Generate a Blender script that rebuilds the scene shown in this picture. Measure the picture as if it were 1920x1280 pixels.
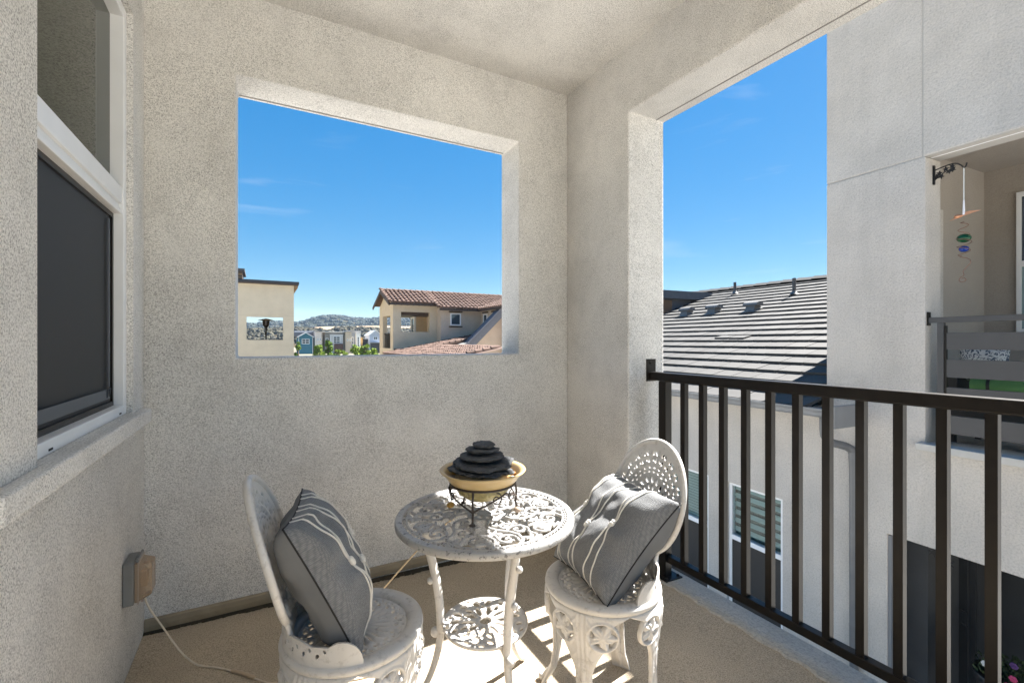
import bpy, bmesh, math, random
import numpy as np
from mathutils import Vector, Matrix, noise

for _o in list(bpy.data.objects):
    bpy.data.objects.remove(_o)
R = math.radians
SC = bpy.context.scene
COL = SC.collection
random.seed(7)

# ------------------------------------------------------------------ camera
HEAD = R(28.66)                      # heading, clockwise from +Y
cam_d = bpy.data.cameras.new('camera')
cam = bpy.data.objects.new('camera', cam_d)
COL.objects.link(cam)
cam.location = (0, 0, 1.212)
cam.rotation_euler = (R(90), 0, -HEAD)
cam_d.sensor_width = 36
cam_d.lens = 16.125
cam_d.clip_start = 0.05
cam_d.clip_end = 30000
SC.camera = cam

# ------------------------------------------------------------------ sky, sun, exposure
SUN_TAN, SUN_Y = 1.149, 0.05          # rise per metre towards +X, drift towards +Y
sun_dir = Vector((1, SUN_Y, SUN_TAN)).normalized()
elev = math.asin(sun_dir.z)
azim = math.atan2(sun_dir.x, sun_dir.y)      # clockwise from +Y
world = bpy.data.worlds.new('World')
SC.world = world
world.use_nodes = True
wn, wl = world.node_tree.nodes, world.node_tree.links
wn.clear()
w_out = wn.new('ShaderNodeOutputWorld')
w_bg = wn.new('ShaderNodeBackground')
w_bg.inputs['Strength'].default_value = 0.088
sky = wn.new('ShaderNodeTexSky')
sky.sky_type = 'NISHITA'
sky.sun_disc = False
sky.sun_elevation = elev
sky.sun_rotation = azim
sky.altitude = 1000
sky.air_density = 1.0
sky.dust_density = 0.3
sky.ozone_density = 2.0
w_hs = wn.new('ShaderNodeHueSaturation')
w_hs.inputs['Saturation'].default_value = 1.42
w_hs.inputs['Hue'].default_value = 0.492
# soft shoulder on the whole sky, as the camera's highlight roll-off gives it
w_sep = wn.new('ShaderNodeSeparateColor'); w_sep.mode = 'HSV'
wl.new(sky.outputs[0], w_sep.inputs[0])
w_d = wn.new('ShaderNodeMath'); w_d.operation = 'MULTIPLY_ADD'; w_d.inputs[1].default_value = 0.5; w_d.inputs[2].default_value = 1.0
wl.new(w_sep.outputs[2], w_d.inputs[0])
w_q = wn.new('ShaderNodeMath'); w_q.operation = 'DIVIDE'
wl.new(w_sep.outputs[2], w_q.inputs[0]); wl.new(w_d.outputs[0], w_q.inputs[1])
w_cmb = wn.new('ShaderNodeCombineColor'); w_cmb.mode = 'HSV'
wl.new(w_sep.outputs[0], w_cmb.inputs[0]); wl.new(w_sep.outputs[1], w_cmb.inputs[1]); wl.new(w_q.outputs[0], w_cmb.inputs[2])
wl.new(w_cmb.outputs[0], w_hs.inputs['Color'])
# faint cirrus, everywhere low in the sky
w_tc = wn.new('ShaderNodeTexCoord')
w_map = wn.new('ShaderNodeMapping')
w_map.inputs['Scale'].default_value = (2.2, 2.2, 15)
wl.new(w_tc.outputs['Generated'], w_map.inputs[0])
w_nz = wn.new('ShaderNodeTexNoise')
w_nz.inputs['Scale'].default_value = 1.6
w_nz.inputs['Detail'].default_value = 7
w_nz.inputs['Distortion'].default_value = 0.6
wl.new(w_map.outputs[0], w_nz.inputs['Vector'])
w_rp = wn.new('ShaderNodeValToRGB')
w_rp.color_ramp.elements[0].position = 0.60
w_rp.color_ramp.elements[0].color = (0, 0, 0, 1)
w_rp.color_ramp.elements[1].position = 0.80
w_rp.color_ramp.elements[1].color = (.20, .20, .20, 1)
wl.new(w_nz.outputs[0], w_rp.inputs[0])
w_mx = wn.new('ShaderNodeMixRGB')
w_mx.inputs[2].default_value = (1.9, 2.0, 2.1, 1)
wl.new(w_rp.outputs[0], w_mx.inputs[0])
wl.new(w_hs.outputs[0], w_mx.inputs[1])
wl.new(w_mx.outputs[0], w_bg.inputs['Color'])
wl.new(w_bg.outputs[0], w_out.inputs[0])

sun_d = bpy.data.lights.new('sun', 'SUN')
sun_d.energy = 4.2
sun_d.angle = R(0.5)
sun_d.color = (1.0, 0.965, 0.915)
sun = bpy.data.objects.new('sun', sun_d)
COL.objects.link(sun)
sun.rotation_euler = (-sun_dir).to_track_quat('-Z', 'Y').to_euler()

SC.view_settings.view_transform = 'Standard'
SC.view_settings.look = 'None'
SC.view_settings.gamma = 1
SC.view_settings.exposure = 2.7
SC.render.engine = 'CYCLES'
SC.cycles.max_bounces = 10
SC.cycles.diffuse_bounces = 6
SC.cycles.volume_bounces = 1

# ------------------------------------------------------------------ helpers
def tag(o, label=None, cat=None, group=None, kind=None):
    if label: o['label'] = label
    if cat: o['category'] = cat
    if group: o['group'] = group
    if kind: o['kind'] = kind
    return o

def empty(name, loc=(0, 0, 0), rz=0, label=None, cat=None, group=None):
    o = bpy.data.objects.new(name, None)
    o.empty_display_size = .1
    COL.objects.link(o)
    o.location = loc
    o.rotation_euler = (0, 0, rz)
    return tag(o, label, cat, group)

class MB:
    """collects shapes, builds one mesh object"""
    def __init__(s):
        s.v, s.f, s.sm = [], [], []
    def add(s, vs, fs, smooth=False):
        b = len(s.v)
        s.v += [tuple(v) for v in vs]
        s.f += [tuple(i + b for i in f) for f in fs]
        s.sm += [smooth] * len(fs)
        return s
    def box(s, x0, x1, y0, y1, z0, z1, M=None):
        vs = [Vector(p) for p in ((x0,y0,z0),(x1,y0,z0),(x1,y1,z0),(x0,y1,z0),(x0,y0,z1),(x1,y0,z1),(x1,y1,z1),(x0,y1,z1))]
        if M is not None: vs = [M @ v for v in vs]
        return s.add(vs, [(3,2,1,0),(4,5,6,7),(0,1,5,4),(1,2,6,5),(2,3,7,6),(3,0,4,7)])
    def prism(s, poly, a0, a1, axis='z'):
        """poly of 2-D points (ccw) pushed between a0 and a1 along axis; x: (y,z), y: (x,z), z: (x,y)"""
        n = len(poly)
        def P(p, a):
            return {'z': (p[0], p[1], a), 'x': (a, p[0], p[1]), 'y': (p[0], a, p[1])}[axis]
        vs = [P(p, a0) for p in poly] + [P(p, a1) for p in poly]
        fs = [tuple(range(n))[::-1], tuple(range(n, 2*n))]
        fs += [(i, (i+1) % n, n+(i+1) % n, n+i) for i in range(n)]
        if axis == 'y': fs = [f[::-1] for f in fs]
        return s.add(vs, fs)
    def tube(s, pts, r, n=8, cap=True, closed=False, smooth=True, flat=1.0):
        pts = [Vector(p) for p in pts]
        m = len(pts)
        rr = r if isinstance(r, (list, tuple)) else [r]*m
        vs, fs = [], []
        t0 = (pts[1]-pts[0]).normalized()
        up = Vector((0,0,1)) if abs(t0.z) < .9 else Vector((1,0,0))
        nrm = (up - t0*up.dot(t0)).normalized()
        for i in range(m):
            a = pts[(i-1) % m] if (closed or i > 0) else pts[0]
            b = pts[(i+1) % m] if (closed or i < m-1) else pts[-1]
            t = (b-a)
            t = t.normalized() if t.length > 1e-9 else t0
            nrm = nrm - t*nrm.dot(t)
            nrm = nrm.normalized() if nrm.length > 1e-6 else t.orthogonal().normalized()
            bn = t.cross(nrm)
            for k in range(n):
                an = 2*math.pi*k/n
                vs.append(pts[i] + (nrm*math.cos(an)*flat + bn*math.sin(an))*rr[i])
        q = m if closed else m-1
        for i in range(q):
            for k in range(n):
                j, k2 = (i+1) % m, (k+1) % n
                fs.append((i*n+k, i*n+k2, j*n+k2, j*n+k))
        s.add(vs, fs, smooth)
        if cap and not closed:
            s.add(vs[:n], [tuple(range(n))[::-1]])
            s.add(vs[-n:], [tuple(range(n))])
        return s
    def lathe(s, prof, n=32, c=(0,0,0), smooth=True, wob=None, cap=True):
        """prof: list of (r, z)"""
        vs, fs = [], []
        for (r, z) in prof:
            for k in range(n):
                a = 2*math.pi*k/n
                q = r*(wob(a, z) if wob else 1)
                vs.append((c[0]+q*math.cos(a), c[1]+q*math.sin(a), c[2]+z))
        for i in range(len(prof)-1):
            for k in range(n):
                k2 = (k+1) % n
                fs.append((i*n+k, i*n+k2, (i+1)*n+k2, (i+1)*n+k))
        s.add(vs, fs, smooth)
        if prof[0] == prof[-1]: cap = False
        if cap and prof[0][0] > 1e-6: s.add(vs[:n], [tuple(range(n))[::-1]])
        if cap and prof[-1][0] > 1e-6: s.add(vs[-n:], [tuple(range(n))])
        return s
    def ball(s, c, r, n=10, m=7, sc=(1,1,1)):
        prof = []
        for i in range(m+1):
            t = math.pi*i/m
            prof.append((max(math.sin(t), 1e-4), -math.cos(t)))
        vs, fs = [], []
        for (q, z) in prof:
            for k in range(n):
                a = 2*math.pi*k/n
                vs.append((c[0]+r*sc[0]*q*math.cos(a), c[1]+r*sc[1]*q*math.sin(a), c[2]+r*sc[2]*z))
        for i in range(m):
            for k in range(n):
                k2 = (k+1) % n
                fs.append((i*n+k, i*n+k2, (i+1)*n+k2, (i+1)*n+k))
        return s.add(vs, fs, True)
    def mesh(s, name, mat):
        me = bpy.data.meshes.new(name)
        me.from_pydata(s.v, [], s.f)
        me.polygons.foreach_set('use_smooth', s.sm)
        if mat: me.materials.append(mat)
        me.update()
        return me
    def build(s, name, mat, parent=None, bevel=0, seg=2, loc=None, rot=None):
        o = bpy.data.objects.new(name, s.mesh(name, mat))
        COL.objects.link(o)
        if parent: o.parent = parent
        if loc: o.location = loc
        if rot: o.rotation_euler = rot
        if bevel:
            b = o.modifiers.new('bevel', 'BEVEL')
            b.width = bevel; b.segments = seg; b.limit_method = 'ANGLE'; b.angle_limit = R(40)
            b.harden_normals = False
        return o

def inst(me, name, parent=None, loc=(0,0,0), rot=(0,0,0), scale=None):
    o = bpy.data.objects.new(name, me)
    COL.objects.link(o)
    if parent: o.parent = parent
    o.location = loc; o.rotation_euler = rot
    if scale: o.scale = scale
    return o

def copy_tree(o, parent=None):
    c = o.copy(); COL.objects.link(c)
    if parent: c.parent = parent
    for ch in list(o.children): copy_tree(ch, c)
    return c

# ------------------------------------------------------------------ materials
MATS = {}
def mat_base(name):
    m = bpy.data.materials.new(name); m.use_nodes = True
    nt = m.node_tree
    return m, nt.nodes, nt.links, nt.nodes['Principled BSDF']

def col4(c): return (c[0], c[1], c[2], 1)

def plain(name, c, rough=.5, metal=0, spec=.5, var=0, vscale=8, bump=0, bscale=60, coat=0, trans=0, ior=1.45):
    if name in MATS: return MATS[name]
    m, n, l, b = mat_base(name)
    b.inputs['Base Color'].default_value = col4(c)
    b.inputs['Roughness'].default_value = rough
    b.inputs['Metallic'].default_value = metal
    b.inputs['Specular IOR Level'].default_value = spec
    b.inputs['Coat Weight'].default_value = coat
    b.inputs['Transmission Weight'].default_value = trans
    b.inputs['IOR'].default_value = ior
    tc = n.new('ShaderNodeTexCoord')
    if var:
        nz = n.new('ShaderNodeTexNoise'); nz.inputs['Scale'].default_value = vscale; nz.inputs['Detail'].default_value = 6
        l.new(tc.outputs['Object'], nz.inputs['Vector'])
        rp = n.new('ShaderNodeMapRange'); rp.inputs[1].default_value = .3; rp.inputs[2].default_value = .7
        rp.inputs[3].default_value = 1-var; rp.inputs[4].default_value = 1+var
        l.new(nz.outputs[0], rp.inputs[0])
        mx = n.new('ShaderNodeVectorMath'); mx.operation = 'SCALE'
        mx.inputs[0].default_value = c[:3]
        l.new(rp.outputs[0], mx.inputs['Scale'])
        l.new(mx.outputs[0], b.inputs['Base Color'])
    if bump:
        nb = n.new('ShaderNodeTexNoise'); nb.inputs['Scale'].default_value = bscale; nb.inputs['Detail'].default_value = 4
        l.new(tc.outputs['Object'], nb.inputs['Vector'])
        bp = n.new('ShaderNodeBump'); bp.inputs['Strength'].default_value = bump; bp.inputs['Distance'].default_value = .01
        l.new(nb.outputs[0], bp.inputs['Height']); l.new(bp.outputs[0], b.inputs['Normal'])
    MATS[name] = m
    return m

def stucco(name, c, speck=.45, grain=150, bump=.6, blotch=.08, dist=.006, warm=(1.02, .99, .94), stain=0, streak=0):
    """sand-finished render: dark grit specks, blotches, gritty relief"""
    if name in MATS: return MATS[name]
    m, n, l, b = mat_base(name)
    b.inputs['Roughness'].default_value = .92
    b.inputs['Specular IOR Level'].default_value = .2
    tc = n.new('ShaderNodeTexCoord')
    def nz(scale, det=4, rough=.6):
        t = n.new('ShaderNodeTexNoise'); t.inputs['Scale'].default_value = scale
        t.inputs['Detail'].default_value = det; t.inputs['Roughness'].default_value = rough
        l.new(tc.outputs['Object'], t.inputs['Vector']); return t
    g = nz(grain, 3, .7)
    rp = n.new('ShaderNodeMapRange'); rp.inputs[1].default_value = .30; rp.inputs[2].default_value = .56
    rp.inputs[3].default_value = 1-speck; rp.inputs[4].default_value = 1.04
    l.new(g.outputs[0], rp.inputs[0])
    am = nz(4.2, 5, .6)
    r5 = n.new('ShaderNodeMapRange'); r5.inputs[1].default_value = .32; r5.inputs[2].default_value = .68; r5.inputs[3].default_value = .62; r5.inputs[4].default_value = 1.1
    l.new(am.outputs[0], r5.inputs[0])
    mxs = n.new('ShaderNodeMix'); mxs.data_type = 'FLOAT'; mxs.clamp_factor = False
    mxs.inputs[2].default_value = 1.0
    l.new(r5.outputs[0], mxs.inputs[0]); l.new(rp.outputs[0], mxs.inputs[3])
    big = nz(1.6, 5, .55)
    r2 = n.new('ShaderNodeMapRange'); r2.inputs[1].default_value = .3; r2.inputs[2].default_value = .7
    r2.inputs[3].default_value = 1-blotch; r2.inputs[4].default_value = 1+blotch
    l.new(big.outputs[0], r2.inputs[0])
    mu = n.new('ShaderNodeMath'); mu.operation = 'MULTIPLY'
    l.new(mxs.outputs[0], mu.inputs[0]); l.new(r2.outputs[0], mu.inputs[1])
    for amt, scl, vec in ((stain, 3.6, (1, 1, .8)), (streak, 3.0, (1, 1, .12))):
        if not amt: continue
        mp = n.new('ShaderNodeMapping'); mp.inputs['Scale'].default_value = vec
        l.new(tc.outputs['Object'], mp.inputs[0])
        t = n.new('ShaderNodeTexNoise'); t.inputs['Scale'].default_value = scl; t.inputs['Detail'].default_value = 9; t.inputs['Roughness'].default_value = .68
        l.new(mp.outputs[0], t.inputs['Vector'])
        r3 = n.new('ShaderNodeMapRange'); r3.inputs[1].default_value = .48; r3.inputs[2].default_value = .72; r3.inputs[3].default_value = 1; r3.inputs[4].default_value = 1-amt
        l.new(t.outputs[0], r3.inputs[0])
        m3 = n.new('ShaderNodeMath'); m3.operation = 'MULTIPLY'
        l.new(mu.outputs[0], m3.inputs[0]); l.new(r3.outputs[0], m3.inputs[1])
        mu = m3
    tint = nz(.9, 3, .5)
    mx = n.new('ShaderNodeMixRGB')
    mx.inputs[1].default_value = col4(c)
    mx.inputs[2].default_value = (c[0]*warm[0], c[1]*warm[1], c[2]*warm[2], 1)
    l.new(tint.outputs[0], mx.inputs[0])
    sc = n.new('ShaderNodeVectorMath'); sc.operation = 'SCALE'
    l.new(mx.outputs[0], sc.inputs[0]); l.new(mu.outputs[0], sc.inputs['Scale'])
    l.new(sc.outputs[0], b.inputs['Base Color'])
    g2 = nz(grain*.55, 5, .65)
    bp = n.new('ShaderNodeBump'); bp.inputs['Strength'].default_value = bump; bp.inputs['Distance'].default_value = dist
    g3 = nz(grain*.13, 4, .6)
    hs = n.new('ShaderNodeMath'); hs.operation = 'MULTIPLY_ADD'; hs.inputs[1].default_value = 1.2
    l.new(g3.outputs[0], hs.inputs[0]); l.new(g2.outputs[0], hs.inputs[2])
    l.new(hs.outputs[0], bp.inputs['Height']); l.new(bp.outputs[0], b.inputs['Normal'])
    MATS[name] = m
    return m

def cast_white(name, c, dirt=.5, dcol=(.05, .05, .055), dscale=45, lo=.60, hi=.68):
    """chipped, weathered white enamel over cast metal"""
    if name in MATS: return MATS[name]
    m, n, l, b = mat_base(name)
    b.inputs['Roughness'].default_value = .42
    tc = n.new('ShaderNodeTexCoord')
    a = n.new('ShaderNodeTexNoise'); a.inputs['Scale'].default_value = dscale; a.inputs['Detail'].default_value = 6; a.inputs['Roughness'].default_value = .7
    l.new(tc.outputs['Object'], a.inputs['Vector'])
    rp = n.new('ShaderNodeMapRange'); rp.inputs[1].default_value = lo; rp.inputs[2].default_value = hi
    rp.inputs[3].default_value = 0; rp.inputs[4].default_value = dirt
    l.new(a.outputs[0], rp.inputs[0])
    v = n.new('ShaderNodeTexNoise'); v.inputs['Scale'].default_value = 14; v.inputs['Detail'].default_value = 5
    l.new(tc.outputs['Object'], v.inputs['Vector'])
    m1 = n.new('ShaderNodeMixRGB'); m1.inputs[1].default_value = col4(c)
    m1.inputs[2].default_value = (c[0]*.80, c[1]*.77, c[2]*.72, 1)
    l.new(v.outputs[0], m1.inputs[0])
    m2 = n.new('ShaderNodeMixRGB'); m2.inputs[2].default_value = col4(dcol)
    l.new(rp.outputs[0], m2.inputs[0]); l.new(m1.outputs[0], m2.inputs[1])
    l.new(m2.outputs[0], b.inputs['Base Color'])
    bp = n.new('ShaderNodeBump'); bp.inputs['Strength'].default_value = .25; bp.inputs['Distance'].default_value = .003
    l.new(v.outputs[0], bp.inputs['Height']); l.new(bp.outputs[0], b.inputs['Normal'])
    MATS[name] = m
    return m

def woven(name, c1, c2, scale=260):
    if name in MATS: return MATS[name]
    m, n, l, b = mat_base(name)
    b.inputs['Roughness'].default_value = .95
    b.inputs['Specular IOR Level'].default_value = .1
    b.inputs['Sheen Weight'].default_value = .15
    uv = n.new('ShaderNodeUVMap')
    def wave(rot, sc):
        mp = n.new('ShaderNodeMapping'); mp.inputs['Rotation'].default_value = (0, 0, rot)
        l.new(uv.outputs[0], mp.inputs[0])
        w = n.new('ShaderNodeTexWave'); w.inputs['Scale'].default_value = sc; w.inputs['Distortion'].default_value = 1.0
        w.inputs['Detail'].default_value = 1; w.inputs['Detail Scale'].default_value = .8
        l.new(mp.outputs[0], w.inputs['Vector']); return w
    mp = n.new('ShaderNodeMapping'); mp.inputs['Rotation'].default_value = (0, 0, .12)
    l.new(uv.outputs[0], mp.inputs[0])
    vo = n.new('ShaderNodeTexVoronoi'); vo.inputs['Scale'].default_value = scale/3.3; vo.inputs['Randomness'].default_value = .35
    l.new(mp.outputs[0], vo.inputs['Vector'])
    mu = n.new('ShaderNodeMapRange'); mu.inputs[1].default_value = .1; mu.inputs[2].default_value = .62; mu.inputs[3].default_value = 1; mu.inputs[4].default_value = 0
    l.new(vo.outputs['Distance'], mu.inputs[0])
    tc = n.new('ShaderNodeTexCoord')
    nz = n.new('ShaderNodeTexNoise'); nz.inputs['Scale'].default_value = 5; nz.inputs['Detail'].default_value = 2; nz.inputs['Roughness'].default_value = .5
    l.new(tc.outputs['Object'], nz.inputs['Vector'])
    ad = n.new('ShaderNodeMath'); ad.operation = 'MULTIPLY_ADD'; ad.inputs[1].default_value = .7
    l.new(nz.outputs[0], ad.inputs[2]); l.new(mu.outputs[0], ad.inputs[0])
    rp = n.new('ShaderNodeMapRange'); rp.inputs[1].default_value = .1; rp.inputs[2].default_value = 1.25
    l.new(ad.outputs[0], rp.inputs[0])
    mx = n.new('ShaderNodeMixRGB'); mx.inputs[1].default_value = col4(c1); mx.inputs[2].default_value = col4(c2)
    l.new(rp.outputs[0], mx.inputs[0]); l.new(mx.outputs[0], b.inputs['Base Color'])
    bp = n.new('ShaderNodeBump'); bp.inputs['Strength'].default_value = .4; bp.inputs['Distance'].default_value = .003
    l.new(mu.outputs[0], bp.inputs['Height']); l.new(bp.outputs[0], b.inputs['Normal'])
    MATS[name] = m
    return m

STU = stucco('stucco_balcony', (.762, .758, .748), speck=.74, grain=228, bump=.85, stain=.15)
STU_N = stucco('stucco_neighbour', (.50, .472, .443), streak=.10, speck=.25, grain=62, bump=.6, blotch=.09, dist=.014)
STU_C = stucco('stucco_cream', (.54, .47, .365), speck=.1, grain=30, bump=.2, blotch=.07)
STU_P = stucco('stucco_tan', (.52, .445, .37), speck=.1, grain=30, bump=.2, blotch=.08)
DECK = stucco('deck_coating', (.54, .46, .355), speck=.65, grain=210, bump=.8, blotch=.16, dist=.008)
WHITE_V = plain('white_vinyl', (.78, .79, .80), .35, var=.03)
BRONZE = plain('bronze_paint', (.014, .0118, .0102), .34, spec=.22, var=.12, vscale=20, bump=.05, bscale=300)
GREYMET = plain('grey_paint', (.13, .135, .145), .42, var=.08)
CAST = cast_white('cast_white', (.66, .645, .625), dirt=.5, dcol=(.22, .20, .18), lo=.54, hi=.70)
CAST_T = cast_white('cast_white_table', (.43, .43, .43), dirt=.8, dcol=(.07, .07, .075), dscale=70, lo=.55, hi=.62)
WOVEN = woven('woven_grey', (.098, .102, .107), (.24, .245, .25), 290)
SMOOTH_G = plain('smooth_grey_cloth', (.155, .16, .165), .8, spec=.2, var=.1, bump=.12, bscale=30)
CORD = plain('cream_cord', (.72, .69, .63), .8, var=.1, vscale=60, bump=.3, bscale=250)
BLACK = plain('black_thread', (.012, .012, .013), .7)

# ================================================================== LARGE STRUCTURE
# ---- ground
GZ = -3.3
GROUND = plain('dry_ground', (.16, .145, .10), .95, var=.25, vscale=.02)
PAVE = stucco('bounce_paving', (.52, .505, .475), speck=.2, grain=30, bump=.3)  # out-of-view paving, kept pale so sunlight bounces up to the balcony
g = MB().add([(-4500, -2000, GZ), (4500, -2000, GZ), (4500, 4500, GZ), (-4500, 4500, GZ)], [(0, 1, 2, 3)]).build('ground', GROUND)
tag(g, 'dry ground around the houses', 'ground', kind='structure')
g = MB().add([(-14, -20, GZ+.01), (60, -20, GZ+.01), (60, 24, GZ+.01), (-14, 24, GZ+.01)], [(0, 1, 2, 3)]).build('pavement', PAVE)
tag(g, 'unseen paving between the buildings, kept pale to bounce light', 'pavement', kind='structure')

# ---- balcony shell
XL, XR, YB, ZC = -.446, 1.79, 2.51, 2.85
XO, YJ = 2.066, 1.927                 # outer face of the beam, jamb of the open side
YF = -1.6
ZB = 2.487
def floor_z(x): return -.05 - .015*(x+.45)
def slab(xa, xb, ya, yb, za, zb, zlo):
    m = MB()
    vs = [(xa, ya, zlo), (xb, ya, zlo), (xb, yb, zlo), (xa, yb, zlo), (xa, ya, za), (xb, ya, zb), (xb, yb, zb), (xa, yb, za)]
    return m.add(vs, [(3,2,1,0),(4,5,6,7),(0,1,5,4),(1,2,6,5),(2,3,7,6),(3,0,4,7)])
fl = slab(XL-.18, 1.905, YF, YB+.2, floor_z(XL-.18), floor_z(1.905), -.33).build('balcony_floor', DECK)
tag(fl, 'tan textured balcony floor with sun patches', 'floor', kind='structure')
EDGE = stucco('deck_edge', (.50, .475, .43), speck=.3, grain=90, bump=.9, blotch=.12, dist=.015)
m = MB()
random.seed(3)
ny = 90
ins = [1.885 + random.uniform(-.010, .010) for _ in range(ny+1)]
for i in range(ny):
    y0, y1 = YF + (YJ+.06-YF)*i/ny, YF + (YJ+.06-YF)*(i+1)/ny
    a, b_ = ins[i], ins[i+1]
    z = -.078
    m.add([(a, y0, floor_z(a)-.01), (a+.015, y0, z), (2.06, y0, z-.004), (b_, y1, floor_z(b_)-.01), (b_+.015, y1, z), (2.06, y1, z-.004), (2.06, y0, -.34), (2.06, y1, -.34)],
          [(0, 1, 4, 3), (1, 2, 5, 4), (2, 6, 7, 5)])
m.build('edge_strip', EDGE, fl)

ce = MB().box(XL-.18, XR+.02, YF, YB+.02, ZC, ZC+.15).build('balcony_ceiling', STU)
tag(ce, 'stucco balcony ceiling', 'ceiling', kind='structure')
rf = MB().box(XL-.3, 2.70, YF-.2, YB+.45, 3.008, 3.15).build('balcony_roof', STU_C)  # unseen eave overhang added so its shadow edge crosses the table
tag(rf, 'flat roof over the balcony, its unseen eave added to shade the table', 'roof', kind='structure')

def ring_wall(ax, a0, a1, z0, z1, oa0, oa1, oz0, oz1, d0, d1, M):
    """wall slab with one rectangular opening; a runs along, d is depth; M maps (a, d, z) to the place"""
    o = [(a0, z0), (a1, z0), (a1, z1), (a0, z1)]
    i = [(oa0, oz0), (oa1, oz0), (oa1, oz1), (oa0, oz1)]
    vs = []
    for d in (d0, d1):
        for p in o + i: vs.append(M(p[0], d, p[1]))
    fs = []
    for k in range(4):
        k2 = (k+1) % 4
        fs.append((k, k2, 4+k2, 4+k))                   # front
        fs.append((8+k2, 8+k, 12+k, 12+k2))             # back
        fs.append((4+k, 4+k2, 12+k2, 12+k))             # reveal
        fs.append((k2, k, 8+k, 8+k2))                   # outer edge
    ax.add(vs, fs)
    return ax
m = MB()
ring_wall(m, XL-.18, XO-.002, -.33, 3.008, -.105, 1.422, 1.134, 2.467, YB, YB+.242, lambda a, d, z: (a, d, z))
wb = m.build('wall_back', STU, bevel=.011, seg=3)
tag(wb, 'stucco end wall with a square open view hole', 'wall', kind='structure')
DRIP = plain('drip_groove', (.26, .25, .24), .7)
MB().box(-.104, 1.421, YB+.205, YB+.211, 2.4635, 2.4675).build('drip_screed', DRIP, wb)
FLASH = plain('flashing_tan', (.30, .25, .175), .5, var=.15, vscale=12, bump=.1, bscale=80)
m = MB()
m.prism([(YB+.001, -.045), (YB-.012, -.045), (YB-.016, -.02), (YB-.014, .002), (YB-.006, .008), (YB+.001, .008)][::-1], XL+.002, XR-.002, 'x')
m.build('base_flashing', FLASH, wb)
BASE_DARK = plain('base_dark', (.055, .045, .03), .95, bump=.8, bscale=120)
m = MB()
random.seed(11)
N = 170
for i in range(N):
    x0 = XL + (XR-XL)*i/N; x1 = XL + (XR-XL)*(i+1)/N
    wd = .012 + .016*abs(noise.noise(Vector((x0*9, 0, 1)))) + random.uniform(0, .007)
    zf = floor_z(x0)
    m.add([(x0, YB-.002, zf+.012), (x1, YB-.002, zf+.012), (x1, YB-.013-wd, zf+.0015), (x0, YB-.013-wd, zf+.0015)], [(0, 3, 2, 1)])
m.build('dark_base_strip', BASE_DARK, wb)  # ragged dark strip along the foot of the back wall

# right side: pier, beam (one L of stucco)
m = MB()
m.prism([(YJ, -.33), (YB, -.33), (YB, 3.0), (YF, 3.0), (YF, ZB), (YJ, ZB)], XR, XO, 'x')
wr = m.build('wall_right', STU, bevel=.011, seg=3)
tag(wr, 'stucco pier and beam framing the open side', 'wall', kind='structure')
MB().box(1.994, 2.000, YF+.01, YJ-.002, ZB-.0025, ZB+.001).build('drip_screed', DRIP, wr)

# left wall with the window hole
m = MB()
ring_wall(m, YF, YB, -.33, 3.008, 1.262, 2.10, .94, 2.40, XL, XL-.18, lambda a, d, z: (d, a, z))
wl_ = m.build('wall_left', STU, bevel=.006, seg=2)
tag(wl_, 'pale stucco house wall beside the balcony', 'wall', kind='structure')
XT = -.400
m = MB()
ring_wall(m, 1.12, 2.214, .957, 2.53, 1.282, 2.08, .9571, 2.375, XT, XL+.001, lambda a, d, z: (d, a, z))
m.build('window_trim', STU, wl_, bevel=.008, seg=2)
MB().box(XL-.02, -.372, 1.065, 2.225, .902, .956).build('window_sill', STU, wl_, bevel=.006)
m = MB()
ring_wall(m, 1.262, 2.10, .94, 2.40, 1.283, 2.079, .958, 2.374, XL-.06, XT-.02, lambda a, d, z: (d, a, z))
m.build('window_reveal', STU, wl_)
# dark block behind the window, its colour standing for the unlit room
ROOM = plain('dark_room', (.05, .05, .045), .9)
m = MB().box(-3.2, XL-.19, .6, 2.5, .2, 2.9)
m.build('unlit_room_block', ROOM, wl_)

# ================================================================== NEIGHBOURING BUILDING
TN = R(3.4)
NB = empty('neighbour_house', (5.8, 2.033, 0), -TN, 'pale stucco house with grey tiled roof across the gap, beyond the dark railing', 'house')
# local x = depth into the house, y = along the wall away from the camera, z up
ZT = 5.06
m = MB()
m.prism([(-2.8, -.83), (11, -.80), (11, .45), (.938, .45), (.938, 3.05), (0, 3.05), (0, .125), (-2.8, .125)], 0, .3, 'x')   # middle band
m.prism([(.027, 3.062), (.938, 3.062), (.938, ZT), (.027, ZT)], 0, .3, 'x')
m.prism([(-2.8, 3.062), (.017, 3.062), (.017, ZT), (-2.8, ZT)], 0, .3, 'x')
# lower storey with two windows
SW = [(1.482, 2.313), (2.655, 3.50)]
for a, b_ in ((.328, 1.482), (2.313, 2.655), (3.50, 11)):
    m.prism([(a, GZ), (b_, GZ), (b_, -.808), (a, -.808)], 0, .3, 'x')
for a, b_ in SW:
    m.prism([(a, GZ), (b_, GZ), (b_, -2.75), (a, -2.75)], 0.0, .3, 'x')
nwall = m.build('wall', STU_N, NB, bevel=.006)
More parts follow.
